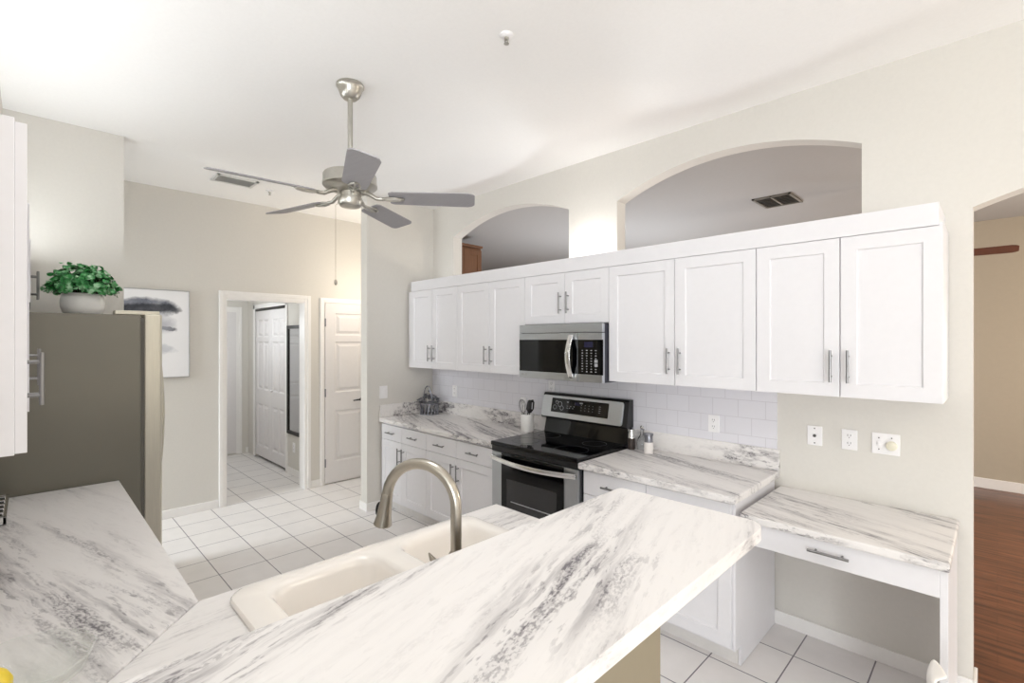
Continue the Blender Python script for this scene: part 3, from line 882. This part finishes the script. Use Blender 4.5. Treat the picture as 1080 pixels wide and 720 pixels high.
obj('steel_plate', rface(rx0 + .004, rx1 - .035, .02, .97, .006, .02), 'steel', cs)
obj('touch_panel', rface(rx0 + .10, rx1 - .155, .24, .86, .008, .004), 'blackglass', cs)
obj('end_cap', rface(rx1 - .082, rx1 - .040, .08, .90, .010, .018), 'steel', cs)
tmp = []
for (u, v) in [(.30, .35), (.34, .35), (.40, .35), (.30, .5), (.36, .5), (.42, .5)]: tmp.append((u, v, .020, .06))
for i in range(4):
    for j in range(3): tmp.append((.55 + i * .065, .30 + j * .20, .012, .05))
for j in range(4): tmp.append((.86, .28 + j * .15, .03, .04))
tmp += [(.54, .80, .06, .12), (.30, .8, .03, .08)]
px0, px1 = rx0 + .10, rx1 - .155
for (u, v, wu, hv) in tmp:
    x = px0 + u * (px1 - px0); q_ = .26 + v * .56
    obj('key', cface(x - wu * .25, x + wu * .25, q_, q_ + hv * .5, .008, .0092), 'mark', cs)
for (u, v, r_) in ((.07, .35, .016), (.16, .62, .019), (.10, .75, .012), (.20, .33, .016)):
    b = bmesh.new(); A = Vector((0, 2.900, 1.005)); dv = Vector((0, .035, .17)); n = Vector((0, -dv.z, dv.y)).normalized(); du = dv.normalized()
    cen_ = Vector((px0 + u * (px1 - px0), 0, 0)) + A + dv * (.26 + v * .56) + n * .0088
    tube(b, [cen_ + Vector((1, 0, 0)) * r_ * math.cos(2 * PI * i / 20) + du * r_ * math.sin(2 * PI * i / 20) for i in range(21)], .0018, 6, False)
    obj('dial_mark', b, 'mark', cs)
obj('clock_display', cface(px0 + .43 * (px1 - px0), px0 + .52 * (px1 - px0), .62, .76, .008, .0092), 'display', cs)

# ------------------------------------------------------------------ fridge
t = thing('refrigerator', 'stainless refrigerator with grey side at the end of the left counter', 'refrigerator', (-3.7, .1, 0))
fx0, fx1 = -4.135, -3.29
obj('body', box(fx0, fx1, -.29, .44, .02, 1.738), 'fridge', t, bevel=.006)
obj('door_gasket', box(fx0 + .006, fx1 - .006, .44, .455, .10, 1.725), 'gasket', t)
def fdoor(x0, x1, z0, z1):
    b = bmesh.new(); n = 9
    lp = [(x0, .455, z0), (x1, .455, z0)]
    for i in range(n + 1):
        f = i / n; xx = x1 + (x0 - x1) * f
        gx = (xx - fx0) / (fx1 - fx0)
        lp.append((xx, .530 + .032 * math.sin(PI * min(1, max(0, gx))) ** .6 , z0))
    return prism(b, lp, (0, 0, z1 - z0))
xm = fx0 + .36
for (x0, x1, hx) in ((fx0, xm - .003, xm - .045), (xm + .003, fx1, xm + .045)):
    d = obj('door', fdoor(x0, x1, .10, 1.745), 'fridge_door', t, bevel=.008, seg=3)
    b = bmesh.new(); hp = [(hx, .56, .72)]
    for i in range(15):
        f = i / 14; hp.append((hx, .578 + .028 * math.sin(PI * f) ** .7, .74 + f * .80))
    hp.append((hx, .56, 1.56))
    tube(b, hp, .013, 12); obj('handle', b, 'fridge_door', d, smooth=True)
b = bmesh.new(); bx(b, fx1 - .10, fx1 - .01, .33, .525, 1.739, 1.762); obj('hinge_cover', b, 'fridge_door', t, bevel=.004)
obj('kick_grille', box(fx0 + .02, fx1 - .02, .40, .47, .0, .09), 'black', t)

# left wall cabinets (front faces +Y, seen edge-on)
LF = -.019
cabinet('wall_cabinet', 'white wall cabinet at the left edge, nearest the camera', -2.42, -1.54, 1.345, 2.095, -.328, LF, 1,
        [(-2.42, -1.98, 1.345, 2.09, 1, 1.49), (-1.98, -1.54, 1.345, 2.09, -1, 1.49)], front_gap=.003)
cabinet('wall_cabinet', 'white wall cabinet between the nearest one and the fridge', -3.28, -2.422, 1.345, 2.095, -.328, -.013, 1,
        [(-3.28, -2.85, 1.345, 2.09, 1, 1.49), (-2.85, -2.422, 1.345, 2.09, -1, 1.49)], front_gap=.003)
cabinet('wall_cabinet', 'white cabinet over the fridge, behind the plant', -4.14, -3.282, 1.78, 2.095, -.328, -.006, 1,
        [(-4.14, -3.71, 1.78, 2.09, 1, 1.90), (-3.71, -3.282, 1.78, 2.09, -1, 1.90)], front_gap=.003)

# ------------------------------------------------------------------ ceiling fan
FX, FY = -2.45, 1.225


def fan(name, label, cx, cy, cz, rod, drop, ang0, rblade, wood, metal, chains=True):
    t = thing(name, label, 'fan', (cx, cy, cz))
    b = bmesh.new(); lathe(b, [(.068, 0), (.072, -.006), (.072, -.016), (.064, -.024), (.060, -.040), (.050, -.064), (.036, -.078), (.018, -.080)], (cx, cy, cz), 28); obj('canopy', b, metal, t, smooth=True)
    zm = cz - rod
    b = bmesh.new(); tube(b, [(cx, cy, cz - .08), (cx, cy, zm)], .0135, 14); obj('downrod', b, metal, t, smooth=True)
    b = bmesh.new(); lathe(b, [(.03, .03), (.035, .0), (.09, -.005), (.133, -.014), (.138, -.022), (.138, -.062), (.141, -.066), (.141, -.076), (.132, -.085), (.10, -.100), (.06, -.112)], (cx, cy, zm), 40)
    mh = obj('motor_housing', b, metal, t, smooth=True)
    b = bmesh.new()
    for i in range(36):
        a = 2 * PI * i / 36; m = Matrix.Translation((cx, cy, zm - .0905)) @ Matrix.Rotation(a, 4, 'Z') @ Matrix.Translation((.116, 0, 0)) @ Matrix.Rotation(R(-27), 4, 'Y')
        bx(b, -.012, .012, -.0035, .0035, -.0012, .0012, m)
    obj('vent_slots', b, 'ventdark', mh)
    b = bmesh.new(); lathe(b, [(.058, -.104), (.058, -.135), (.062, -.138), (.062, -.17), (.052, -.184), (.03, -.19), (.004, -.191)], (cx, cy, zm), 28); obj('switch_housing', b, metal, t, smooth=True)
    zb = zm - drop
    for k in range(5):
        a = R(ang0 + 72 * k); m = Matrix.Translation((cx, cy, zb)) @ Matrix.Rotation(a, 4, 'Z') @ Matrix.Rotation(R(-14), 4, 'X')
        b = bmesh.new(); out = []
        r0, r1 = .205, rblade
        prof = [(r0, .050), (r0 + .02, .062), (r1 - .10, .070), (r1 - .035, .071), (r1 - .012, .062), (r1, .045)]
        lp = [(x, -y, 0) for x, y in prof] + [(x, y, 0) for x, y in prof[::-1]]
        prism(b, lp, (0, 0, .006)); bmesh.ops.transform(b, matrix=m, verts=b.verts[:])
        bl = obj('blade', b, wood, t, bevel=.002)
        b = bmesh.new()
        tube(b, [(.075, 0, .012 + (drop - .118)), (.11, 0, .004 + (drop - .118) * .6), (.14, 0, -.004), (.175, 0, -.004)], [.012, .011, .010, .010], 10)
        # open scrolled plate under the blade root
        for s in (-1, 1):
            tube(b, [(.165, 0, -.004), (.195, s * .022, -.004), (.235, s * .028, -.004), (.268, s * .018, -.004), (.282, 0, -.004)], .006, 8)
        tube(b, [(.17, 0, -.004), (.282, 0, -.004)], .006, 8)
        m2 = Matrix.Translation((cx, cy, zb)) @ Matrix.Rotation(a, 4, 'Z')
        bmesh.ops.transform(b, matrix=m2, verts=b.verts[:])
        obj('blade_iron', b, metal, bl, smooth=True)
    if chains:
        b = bmesh.new(); cxx, cyy = cx - .055, cy - .055
        tube(b, [(cxx + .02, cyy + .02, zm - .16), (cxx, cyy, zm - .175), (cxx, cyy, 1.925)], .0012, 6)
        lathe(b, [(.002, .0), (.007, -.006), (.008, -.02), (.005, -.028), (.001, -.03)], (cxx, cyy, 1.927), 10); obj('pull_chain', b, 'nickel', t, smooth=True)
    return t


fan('ceiling_fan', 'brushed nickel ceiling fan with five grey blades in the kitchen', FX, FY, CZ, .47, .135, -21.5, .665, 'blade', 'fanmetal')
fan('ceiling_fan', 'dark wooden ceiling fan seen through the right opening', -.62, 5.0, DZ, .52, .125, 0, .73, 'darkwood', 'pewter', False)


# ------------------------------------------------------------------ ceiling fittings
t = thing('ceiling_vent', 'small white ceiling vent behind the kitchen fan', 'vent', (-4.61, 1.27, CZ))
b = bmesh.new(); vx0, vx1, vy0, vy1 = -4.72, -4.50, 1.10, 1.42
for s in ((vx0, vx0 + .025, vy0, vy1), (vx1 - .025, vx1, vy0, vy1), (vx0, vx1, vy0, vy0 + .025), (vx0, vx1, vy1 - .025, vy1)): bx(b, *s, CZ - .012, CZ - .0005)
obj('frame', b, 'vent', t, bevel=.002)
b = bmesh.new()
for i in range(6):
    x = vx0 + .04 + i * .028; bx(b, -.012, .012, vy0 + .02, vy1 - .02, -.001, .001, Matrix.Translation((x, 0, CZ - .008)) @ Matrix.Rotation(R(35), 4, 'Y'))
obj('louver', b, 'vent', t)
obj('duct', box(vx0 + .02, vx1 - .02, vy0 + .02, vy1 - .02, CZ - .0012, CZ - .0004), 'slot', t)
t = thing('ceiling_vent', 'dark ceiling vent seen through the right arch', 'vent', (-1.43, 4.55, DZ))
b = bmesh.new(); vx0, vx1, vy0, vy1 = -1.60, -1.28, 4.72, 5.11
for s in ((vx0, vx0 + .02, vy0, vy1), (vx1 - .02, vx1, vy0, vy1), (vx0, vx1, vy0, vy0 + .02), (vx0, vx1, vy1 - .02, vy1), (-1.45, -1.435, vy0, vy1)): bx(b, *s, DZ - .014, DZ - .0005)
obj('frame', b, 'ventbrown', t)
b = bmesh.new()
for i in range(7):
    y = vy0 + .045 + i * .05
    for (xa, xb) in ((vx0 + .02, -1.45), (-1.435, vx1 - .02)):
        bx(b, xa, xb, -.008, .008, -.001, .001, Matrix.Translation((0, y, DZ - .008)) @ Matrix.Rotation(R(40), 4, 'X'))
obj('louver', b, 'ventbrown', t)
obj('duct', box(vx0 + .015, vx1 - .015, vy0 + .015, vy1 - .015, DZ - .0012, DZ - .0004), 'ventdark', t)


def sprinkler(label, x, y, r):
    t = thing('fire_sprinkler', label, 'sprinkler', (x, y, CZ))
    b = bmesh.new(); lathe(b, [(r, 0), (r, -.006), (r * .8, -.012), (r * .45, -.014)], (x, y, CZ), 24); obj('escutcheon', b, 'plate', t, smooth=True)
    b = bmesh.new(); lathe(b, [(.010, -.012), (.010, -.022), (.005, -.026)], (x, y, CZ), 14)
    tube(b, [(x - .012, y, CZ - .02), (x - .008, y, CZ - .036), (x, y, CZ - .040)], .0025, 6); tube(b, [(x + .012, y, CZ - .02), (x + .008, y, CZ - .036), (x, y, CZ - .040)], .0025, 6)
    lathe(b, [(.012, -.040), (.012, -.042)], (x, y, CZ), 14); obj('head', b, 'fanmetal', t, smooth=True)


sprinkler('small fire sprinkler alone on the ceiling at the top of the photo', -1.555, 1.52, .030)
sprinkler('small fire sprinkler on the ceiling beside the white vent', -4.70, 1.57, .034)


# ------------------------------------------------------------------ wall plates
def plate(name, label, cat, c, wd, ht, kind, axis='Y', s=-1, group=None):
    """c: centre on the wall face; axis = wall normal"""
    t = thing(name, label, cat, c, group)
    def B(u0, u1, v0, v1, d0, d1, b):
        d0, d1 = sorted((s * d0, s * d1))
        if axis == 'Y': bx(b, c[0] + u0, c[0] + u1, c[1] + d0, c[1] + d1, c[2] + v0, c[2] + v1)
        else: bx(b, c[0] + d0, c[0] + d1, c[1] + u0, c[1] + u1, c[2] + v0, c[2] + v1)
        return b
    obj('cover_plate', B(-wd / 2, wd / 2, -ht / 2, ht / 2, 0, .006, bmesh.new()), 'plate', t, bevel=.002)
    if kind == 'duplex':
        for v in (-.02, .02):
            b = bmesh.new(); lathe(b, [(.0165, 0), (.0165, .003)], seg=20)
            rm = Matrix.Rotation(R(90), 4, 'X') if axis == 'Y' else Matrix.Rotation(R(90), 4, 'Y')
            off = Vector((0, s * .006, v)) if axis == 'Y' else Vector((s * .006, 0, v))
            bmesh.ops.transform(b, matrix=Matrix.Translation(Vector(c) + off) @ rm, verts=b.verts[:])
            q = obj('socket', b, 'plate', t)
            b = bmesh.new(); B(-.0075, -.0052, v - .001, v + .009, .006, .0098, b); B(.0052, .0075, v - .001, v + .009, .006, .0098, b); B(-.002, .002, v - .010, v - .006, .006, .0098, b)
            obj('slots', b, 'slot', q)
    if kind == 'jack':
        b = bmesh.new(); lathe(b, [(.008, 0), (.008, .004)], seg=16)
        bmesh.ops.transform(b, matrix=Matrix.Translation((c[0], c[1] + s * .006, c[2])) @ Matrix.Rotation(R(90), 4, 'X'), verts=b.verts[:]); obj('jack', b, 'slot', t)
        obj('screw', B(-.003, .003, .036, .042, .006, .0075, B(-.003, .003, -.042, -.036, .006, .0075, bmesh.new())), 'slot', t)
    if kind == 'rocker':
        obj('rocker', B(-.016, .016, -.033, .033, .006, .010, bmesh.new()), 'plate', t, bevel=.002)
    if kind == 'double_rocker':
        for u in (-.023, .023): obj('rocker', B(u - .016, u + .016, -.033, .033, .006, .010, bmesh.new()), 'plate', t, bevel=.002)
    if kind == 'dimmer':
        u = -.027
        obj('toggle', B(u - .005, u + .005, -.006, .012, .006, .016, B(u - .0075, u + .0075, -.013, .013, .006, .0075, bmesh.new())), 'plate', t, bevel=.001)
        b = bmesh.new(); lathe(b, [(.023, 0), (.021, .016), (.018, .018)], seg=24)
        bmesh.ops.transform(b, matrix=Matrix.Translation((c[0] + .024, c[1] + s * .006, c[2] - .006)) @ Matrix.Rotation(R(90), 4, 'X'), verts=b.verts[:]); q = obj('dimmer_knob', b, 'ivory', t, smooth=True); q['label'] = 'round ivory dimmer knob'
        b = bmesh.new()
        for uu, vv in ((-.027, .028), (-.027, -.028), (.024, .032)): B(uu - .0025, uu + .0025, vv - .0025, vv + .0025, .006, .0075, b)
        obj('screws', b, 'slot', t)
    return t


plate('wall_plate', 'white cable jack plate, leftmost of the three plates above the desk', 'outlet', (-.697, YW, 1.088), .070, .104, 'jack')
plate('electrical_outlet', 'white duplex outlet on the painted wall above the desk', 'outlet', (-.541, YW, 1.088), .068, .104, 'duplex')
plate('light_switch', 'wide white switch plate with round dimmer knob above the desk', 'switch', (-.391, YW, 1.088), .112, .104, 'dimmer')
plate('electrical_outlet', 'white outlet on the tile backsplash right of the oven', 'outlet', (-1.238, YW - .008, 1.088), .068, .106, 'duplex')
plate('electrical_outlet', 'white outlet on the tile backsplash near the left corner', 'outlet', (-3.80, YW - .008, 1.10), .068, .110, 'duplex')
plate('electrical_outlet', 'white outlet on the tile behind the utensil crock', 'outlet', (-2.86, YW - .008, 1.06), .068, .110, 'duplex')
plate('electrical_outlet', 'white outlet on the tile between microwave and oven console', 'outlet', (-2.545, YW - .008, 1.232), .068, .09, 'duplex')
plate('light_switch', 'white light switch on the short wall stub', 'switch', (XS, 2.425, 1.105), .085, .120, 'double_rocker', 'X', 1)
plate('electrical_outlet', 'white outlet low on the hall wall beneath the mirror', 'outlet', (-5.90, HY, .33), .07, .115, 'duplex')

# ------------------------------------------------------------------ art and mirror
t = thing('framed_picture', 'thin framed ink wash painting on the far wall beside the fridge', 'picture', (XF, .75, 1.266))
py0, py1, pz0, pz1 = .43, 1.062, 1.266, 2.055
b = bmesh.new()
for (a0, a1, c0, c1) in ((py0, py0 + .008, pz0, pz1), (py1 - .008, py1, pz0, pz1), (py0, py1, pz0, pz0 + .008), (py0, py1, pz1 - .008, pz1)): bx(b, XF, XF + .028, a0, a1, c0, c1)
obj('frame', b, 'silverframe', t, bevel=.002)
b = bmesh.new(); bx(b, 0, .018, -(py1 - py0) / 2 + .007, (py1 - py0) / 2 - .007, -(pz1 - pz0) / 2 + .007, (pz1 - pz0) / 2 - .007)
me = bpy.data.meshes.new('painting'); b.to_mesh(me); b.free(); me.materials.append(M['art'])
o = bpy.data.objects.new('painting', me); COL.objects.link(o); o.parent = t; o.location = Vector((XF + .001, (py0 + py1) / 2, (pz0 + pz1) / 2)) - WLOC[t.name]

t = thing('wall_mirror', 'tall black framed mirror on the hall wall', 'mirror', (-5.8, HY, .484))
mx_0, mx_1, mz0, mz1 = -6.075, -5.56, .484, 1.78
b = bmesh.new()
for (a0, a1, c0, c1) in ((mx_0, mx_0 + .04, mz0, mz1), (mx_1 - .04, mx_1, mz0, mz1), (mx_0, mx_1, mz0, mz0 + .04), (mx_0, mx_1, mz1 - .04, mz1)): bx(b, a0, a1, HY - .025, HY, c0, c1)
obj('frame', b, 'blackframe', t, bevel=.003)
obj('mirror_glass', box(mx_0 + .03, mx_1 - .03, HY - .012, HY - .002, mz0 + .03, mz1 - .03), 'mirror', t)

# ------------------------------------------------------------------ plant on the fridge
pxc, pyc, pzc = -3.62, .222, 1.739
t = thing('potted_plant', 'bushy green plant in a round white pot on top of the fridge', 'plant', (pxc, pyc, pzc))
b = bmesh.new(); lathe(b, [(.066, 0), (.084, .016), (.094, .045), (.096, .075), (.091, .105), (.082, .122), (.076, .122), (.080, .10)], (pxc, pyc, pzc), 32, False); b.faces.new([v for v in b.verts[:32]][::-1]); obj('pot', b, 'ceramic', t, smooth=True)
b = bmesh.new(); lathe(b, [(.079, .10), (.079, .108)], (pxc, pyc, pzc), 24); obj('soil', b, 'soil', t)
b = bmesh.new(); cen = Vector((pxc, pyc, pzc + .125))
stems = bmesh.new()
for i in range(760):
    th = random.uniform(0, 2 * PI); ph = math.acos(random.uniform(-.12, 1)); rr = random.uniform(.45, 1.0) ** .6
    if random.random() < .06: rr *= 1.12
    dirv = Vector((math.sin(ph) * math.cos(th), math.sin(ph) * math.sin(th), math.cos(ph)))
    p = cen + Vector((dirv.x * .158 * rr, dirv.y * .158 * rr, dirv.z * .155 * rr + .014))
    sz = random.uniform(.009, .019)
    nrm = (dirv + Vector((random.uniform(-.7, .7), random.uniform(-.7, .7), random.uniform(-.2, .9)))).normalized()
    q = nrm.to_track_quat('Z', 'Y').to_matrix().to_4x4() @ Matrix.Rotation(random.uniform(0, 2 * PI), 4, 'Z')
    m = Matrix.Translation(p) @ q
    lpv = []
    for j in range(8):
        a = 2 * PI * j / 8; r_ = 1.0 if j else 1.25
        lpv.append(b.verts.new(m @ Vector((sz * r_ * math.cos(a), sz * .85 * math.sin(a), sz * .18 * math.cos(2 * a)))))
    c = b.verts.new(m @ Vector((0, 0, -sz * .15)))
    for j in range(8): b.faces.new((c, lpv[j], lpv[(j + 1) % 8]))
    if i % 9 == 0:
        base_p = cen + Vector((dirv.x * .05, dirv.y * .05, -.02)); tube(stems, [base_p, base_p.lerp(p, .6) + Vector((0, 0, .015)), p], .0016, 5)
obj('foliage', b, 'leaf', t, smooth=True); obj('stems', stems, 'soil', t)

# ------------------------------------------------------------------ things on the counters
ux, uy = -2.70, 2.875
t = thing('utensil_crock', 'white cylindrical utensil crock on the counter left of the oven', 'crock', (ux, uy, CT))
b = bmesh.new(); lathe(b, [(.048, 0), (.052, .006), (.052, .136), (.049, .140), (.046, .136), (.046, .012)], (ux, uy, CT), 28, False); b.faces.new(b.verts[:28][::-1]); b.faces.new(b.verts[-28:]); obj('jar', b, 'ceramic', t, smooth=True)
# wire whisk
t = thing('whisk', 'wire whisk standing in the utensil crock', 'whisk', (ux - .02, uy, CT + .013))
b = bmesh.new(); A = Vector((ux - .01, uy, CT + .015)); Bq = Vector((ux - .035, uy - .005, CT + .145)); tube(b, [A, Bq], .005, 8); obj('handle', b, 'handle', t)
axd = (Bq - A).normalized(); u, v = frame_of(axd); b = bmesh.new()
for k in range(5):
    a = PI * k / 5; e = u * math.cos(a) + v * math.sin(a); pts = []
    for i in range(17):
        f = i / 16; ang = PI * f * 2 - PI
        rr = .030 * math.sin(ang) * (1 if True else 0); hh = .055 * (1 + math.cos(ang))
        pts.append(Bq + axd * hh + e * rr)
    tube(b, pts, .0016, 5, False)
obj('wires', b, 'pewter', t)
# slotted turner (dark) and spoon
t = thing('slotted_spatula', 'dark slotted spatula standing in the utensil crock', 'spatula', (ux + .015, uy, CT + .013))
A = Vector((ux + .006, uy + .01, CT + .015)); Bq = Vector((ux + .022, uy + .005, CT + .15)); b = bmesh.new(); tube(b, [A, Bq], .0045, 8); obj('handle', b, 'utensil', t)
axd = (Bq - A).normalized(); side = Vector((.8, .6, 0)); b = bmesh.new()
def PT(s, h): return Bq + axd * h + side * s
outl = [(-.012, 0), (.012, 0), (.032, .03), (.034, .085), (.022, .11), (-.022, .10), (-.030, .03)]
hol = [[(x0, .03), (x0 + .007, .03), (x0 + .007, .085), (x0, .085)] for x0 in (-.02, -.0035, .013)]
prism(b, [PT(*q) for q in outl], axd.cross(side).normalized() * .003, [[PT(*q) for q in h] for h in hol]); obj('head', b, 'utensil', t)
t = thing('cooking_spoon', 'black cooking spoon leaning right in the utensil crock', 'spoon', (ux + .03, uy - .015, CT + .013))
A = Vector((ux, uy - .018, CT + .015)); Bq = Vector((ux + .035, uy - .025, CT + .17)); b = bmesh.new(); tube(b, [A, Bq], .005, 8); obj('handle', b, 'utensil', t)
b = bmesh.new(); sphere(b, Bq + (Bq - A).normalized() * .045, .024, .010, .048, 14, 10, Matrix.Rotation(R(10), 4, 'Y')); obj('bowl', b, 'utensil', t, smooth=True)


def mill(name, label, x, y, h, r, fill, cap):
    t = thing(name, label, 'shaker', (x, y, CT))
    b = bmesh.new(); lathe(b, [(r, 0), (r, h * .55), (r * .93, h * .56)], (x, y, CT), 20); obj('body', b, fill, t, smooth=True)
    b = bmesh.new(); lathe(b, [(r * .93, h * .56), (r * .93, h * .60), (r * .88, h * .62), (r * .88, h * .90), (r * 1.02, h * .91), (r * 1.02, h), (r * .6, h)], (x, y, CT), 20); obj('grinder_top', b, cap, t, smooth=True)


mill('pepper_mill', 'pepper mill with dark body on the counter next to the oven', -1.755, 2.90, .135, .024, 'pepper', 'silver')
mill('salt_mill', 'white filled salt mill, rightmost of the three containers by the oven', -1.615, 2.88, .128, .030, 'salt', 'pewter')
t = thing('oil_bottle', 'small glass oil bottle between the pepper and salt mills', 'bottle', (-1.695, 2.935, CT))
b = bmesh.new(); lathe(b, [(.026, 0), (.031, .01), (.033, .04), (.028, .075), (.013, .10), (.011, .13), (.014, .133), (.014, .14), (.009, .14)], (-1.695, 2.935, CT), 24); obj('body', b, 'bottle', t, smooth=True)
b = bmesh.new(); lathe(b, [(.006, .14), (.011, .142), (.012, .155), (.006, .162)], (-1.695, 2.935, CT), 14); obj('stopper', b, 'silver', t, smooth=True)

# ribbed metal basket with leafy ornaments in the corner
vx, vy = -4.02, 2.85
t = thing('ornament_basket', 'small ribbed pewter basket with leafy ornaments in the counter corner', 'basket', (vx, vy, CT))
b = bmesh.new()
for i in range(16):
    a = 2 * PI * i / 16; tube(b, [(vx + .085 * math.cos(a), vy + .085 * math.sin(a), CT + .004), (vx + .085 * math.cos(a + .25), vy + .085 * math.sin(a + .25), CT + .11)], .007, 6)
lathe(b, [(.075, 0), (.092, 0), (.092, .010), (.075, .010)], (vx, vy, CT), 28); lathe(b, [(.076, .104), (.094, .104), (.094, .114), (.076, .114)], (vx, vy, CT), 28)
obj('ribs', b, 'pewter', t, smooth=True)
b = bmesh.new()
for i in range(120):
    th = random.uniform(0, 2 * PI); rr = random.uniform(0, 1) ** .6; z = .112 + .09 * (1 - rr) + random.uniform(0, .03)
    p = Vector((vx + .11 * rr * math.cos(th), vy + .11 * rr * math.sin(th), CT + z)); sz = random.uniform(.012, .022)
    m = Matrix.Translation(p) @ Matrix.Rotation(random.uniform(0, 6), 4, 'Z') @ Matrix.Rotation(random.uniform(-1.2, 1.2), 4, 'X')
    bmesh.ops.create_icosphere(b, subdivisions=1, radius=1, matrix=m @ Matrix.Diagonal((sz, sz * .6, sz * .25, 1)))
obj('leafy_ornaments', b, 'pewter', t)
b = bmesh.new(); pts = [(vx + .075 * math.cos(PI * i / 16), vy - .02, CT + .12 + .16 * math.sin(PI * i / 16)) for i in range(17)]; tube(b, pts, .005, 8); obj('handle', b, 'pewter', t, smooth=True)

# glass bowl with a lemon, left foreground
bx_, by_ = -1.435, -.015
t = thing('glass_bowl', 'clear cut glass bowl at the bottom left of the counter', 'bowl', (bx_, by_, CT))
b = bmesh.new()
prof = [(.05, .002), (.085, .010), (.112, .035), (.126, .066), (.122, .067), (.108, .038), (.082, .016), (.05, .009)]
sg = 48; rings = []
for r_, z in prof:
    rings.append([b.verts.new((bx_ + r_ * (1 + .025 * math.cos(12 * 2 * PI * j / sg) * (z > .03)) * math.cos(2 * PI * j / sg), by_ + r_ * (1 + .025 * math.cos(12 * 2 * PI * j / sg) * (z > .03)) * math.sin(2 * PI * j / sg), CT + z)) for j in range(sg)])
for a, c in zip(rings, rings[1:]):
    for j in range(sg): b.faces.new((a[j], a[(j + 1) % sg], c[(j + 1) % sg], c[j]))
b.faces.new(rings[0][::-1]); b.faces.new(rings[-1])
obj('bowl_wall', b, 'glass', t, smooth=True)
b = bmesh.new(); lm = (-1.425, -.052, CT + .046)
prof = [(.002, -.043), (.008, -.038), (.02, -.03), (.029, -.012), (.030, .006), (.024, .024), (.010, .036), (.006, .041), (.001, .044)]
lathe(b, prof, (0, 0, 0), 20); bmesh.ops.transform(b, matrix=Matrix.Translation(lm) @ Matrix.Rotation(R(35), 4, 'Z') @ Matrix.Rotation(R(90), 4, 'Y'), verts=b.verts[:])
o = obj('lemon', b, 'lemon', None, smooth=True, origin=lm); tag(o, 'yellow lemon lying in the clear glass bowl', 'lemon')

# chrome tray at the left edge
t = thing('chrome_tray', 'low chrome and black slotted tray at the left edge near the fridge', 'tray', (-3.0, -.16, CT))
b = bmesh.new(); bx(b, -3.19, -2.80, -.27, -.068, CT, CT + .012); obj('tray_base', b, 'black', t, bevel=.003)
b = bmesh.new()
for (a0, a1, c0, c1) in ((-3.20, -2.79, -.068, -.056), (-3.20, -2.79, -.282, -.270), (-3.20, -3.188, -.282, -.056), (-2.802, -2.79, -.282, -.056)): bx(b, a0, a1, c0, c1, CT + .004, CT + .034)
obj('rim', b, 'silver', t, bevel=.002)
b = bmesh.new()
for i in range(5):
    x = -3.14 + i * .072; bx(b, x, x + .018, -.272, -.066, CT + .030, CT + .042)
obj('crossbar', b, 'silver', t, bevel=.003)

# ------------------------------------------------------------------ white shell chair by the desk (only the tip of its back shows)
ccx, ccy = .046, 1.74
t = thing('shell_chair', 'white moulded chair at the bottom right, only its back tip showing', 'chair', (ccx, ccy, 0)); t.rotation_euler = (0, 0, R(16))
b = bmesh.new(); nu, nv = 14, 20; grid = []
prof = [(-.176, .692), (-.178, .655), (-.168, .59), (-.160, .54), (-.135, .47), (-.085, .435), (0, .425), (.10, .43), (.19, .44), (.225, .425), (.235, .40)]
def prof_at(f):
    x = f * (len(prof) - 1); i = min(int(x), len(prof) - 2); k = x - i
    return (prof[i][0] * (1 - k) + prof[i + 1][0] * k, prof[i][1] * (1 - k) + prof[i + 1][1] * k)
for i in range(nv + 1):
    f = i / nv; px, pz = prof_at(f); row = []
    hw = .215 if f > .12 else .215 * math.sqrt(max(.02, 1 - (1 - f / .12) ** 2 * .92))
    for j in range(nu + 1):
        s = -1 + 2 * j / nu
        row.append(b.verts.new((ccx + px + .05 * (s * s) * (1 - f), ccy + s * hw, pz + .04 * s * s * (f > .4))))
    grid.append(row)
for i in range(nv):
    for j in range(nu): b.faces.new((grid[i][j], grid[i][j + 1], grid[i + 1][j + 1], grid[i + 1][j]))
o = obj('shell', b, 'shell', t, smooth=True); s = o.modifiers.new('thick', 'SOLIDIFY'); s.thickness = .012; s = o.modifiers.new('sub', 'SUBSURF'); s.levels = 1; s.render_levels = 2
for sx in (-1, 1):
    for sy in (-1, 1):
        b = bmesh.new(); tube(b, [(ccx + sx * .08 + .03, ccy + sy * .09, .425), (ccx + sx * .19 + .02, ccy + sy * .2, .0)], [.016, .011], 10); obj('leg', b, 'brownwood', t, smooth=True)

# ------------------------------------------------------------------ tall brown cabinet in the room behind the left arch
t = thing('wooden_cabinet', 'tall brown wooden cabinet glimpsed through the left arch', 'cabinet', (-4.78, 3.75, 0))
obj('body', box(-4.98, -4.58, 3.45, 4.03, 0, 2.75), 'brownwood', t, bevel=.006)
obj('top_board', box(-4.99, -4.56, 3.44, 4.045, 2.75, 2.78), 'brownwood', t, bevel=.006)
for y0, y1 in ((3.46, 3.738), (3.742, 4.02)):
    obj('door', shaker(bmesh.new(), y0, y1, .1, 2.72, -4.58, 1, axis='X'), 'brownwood', t)
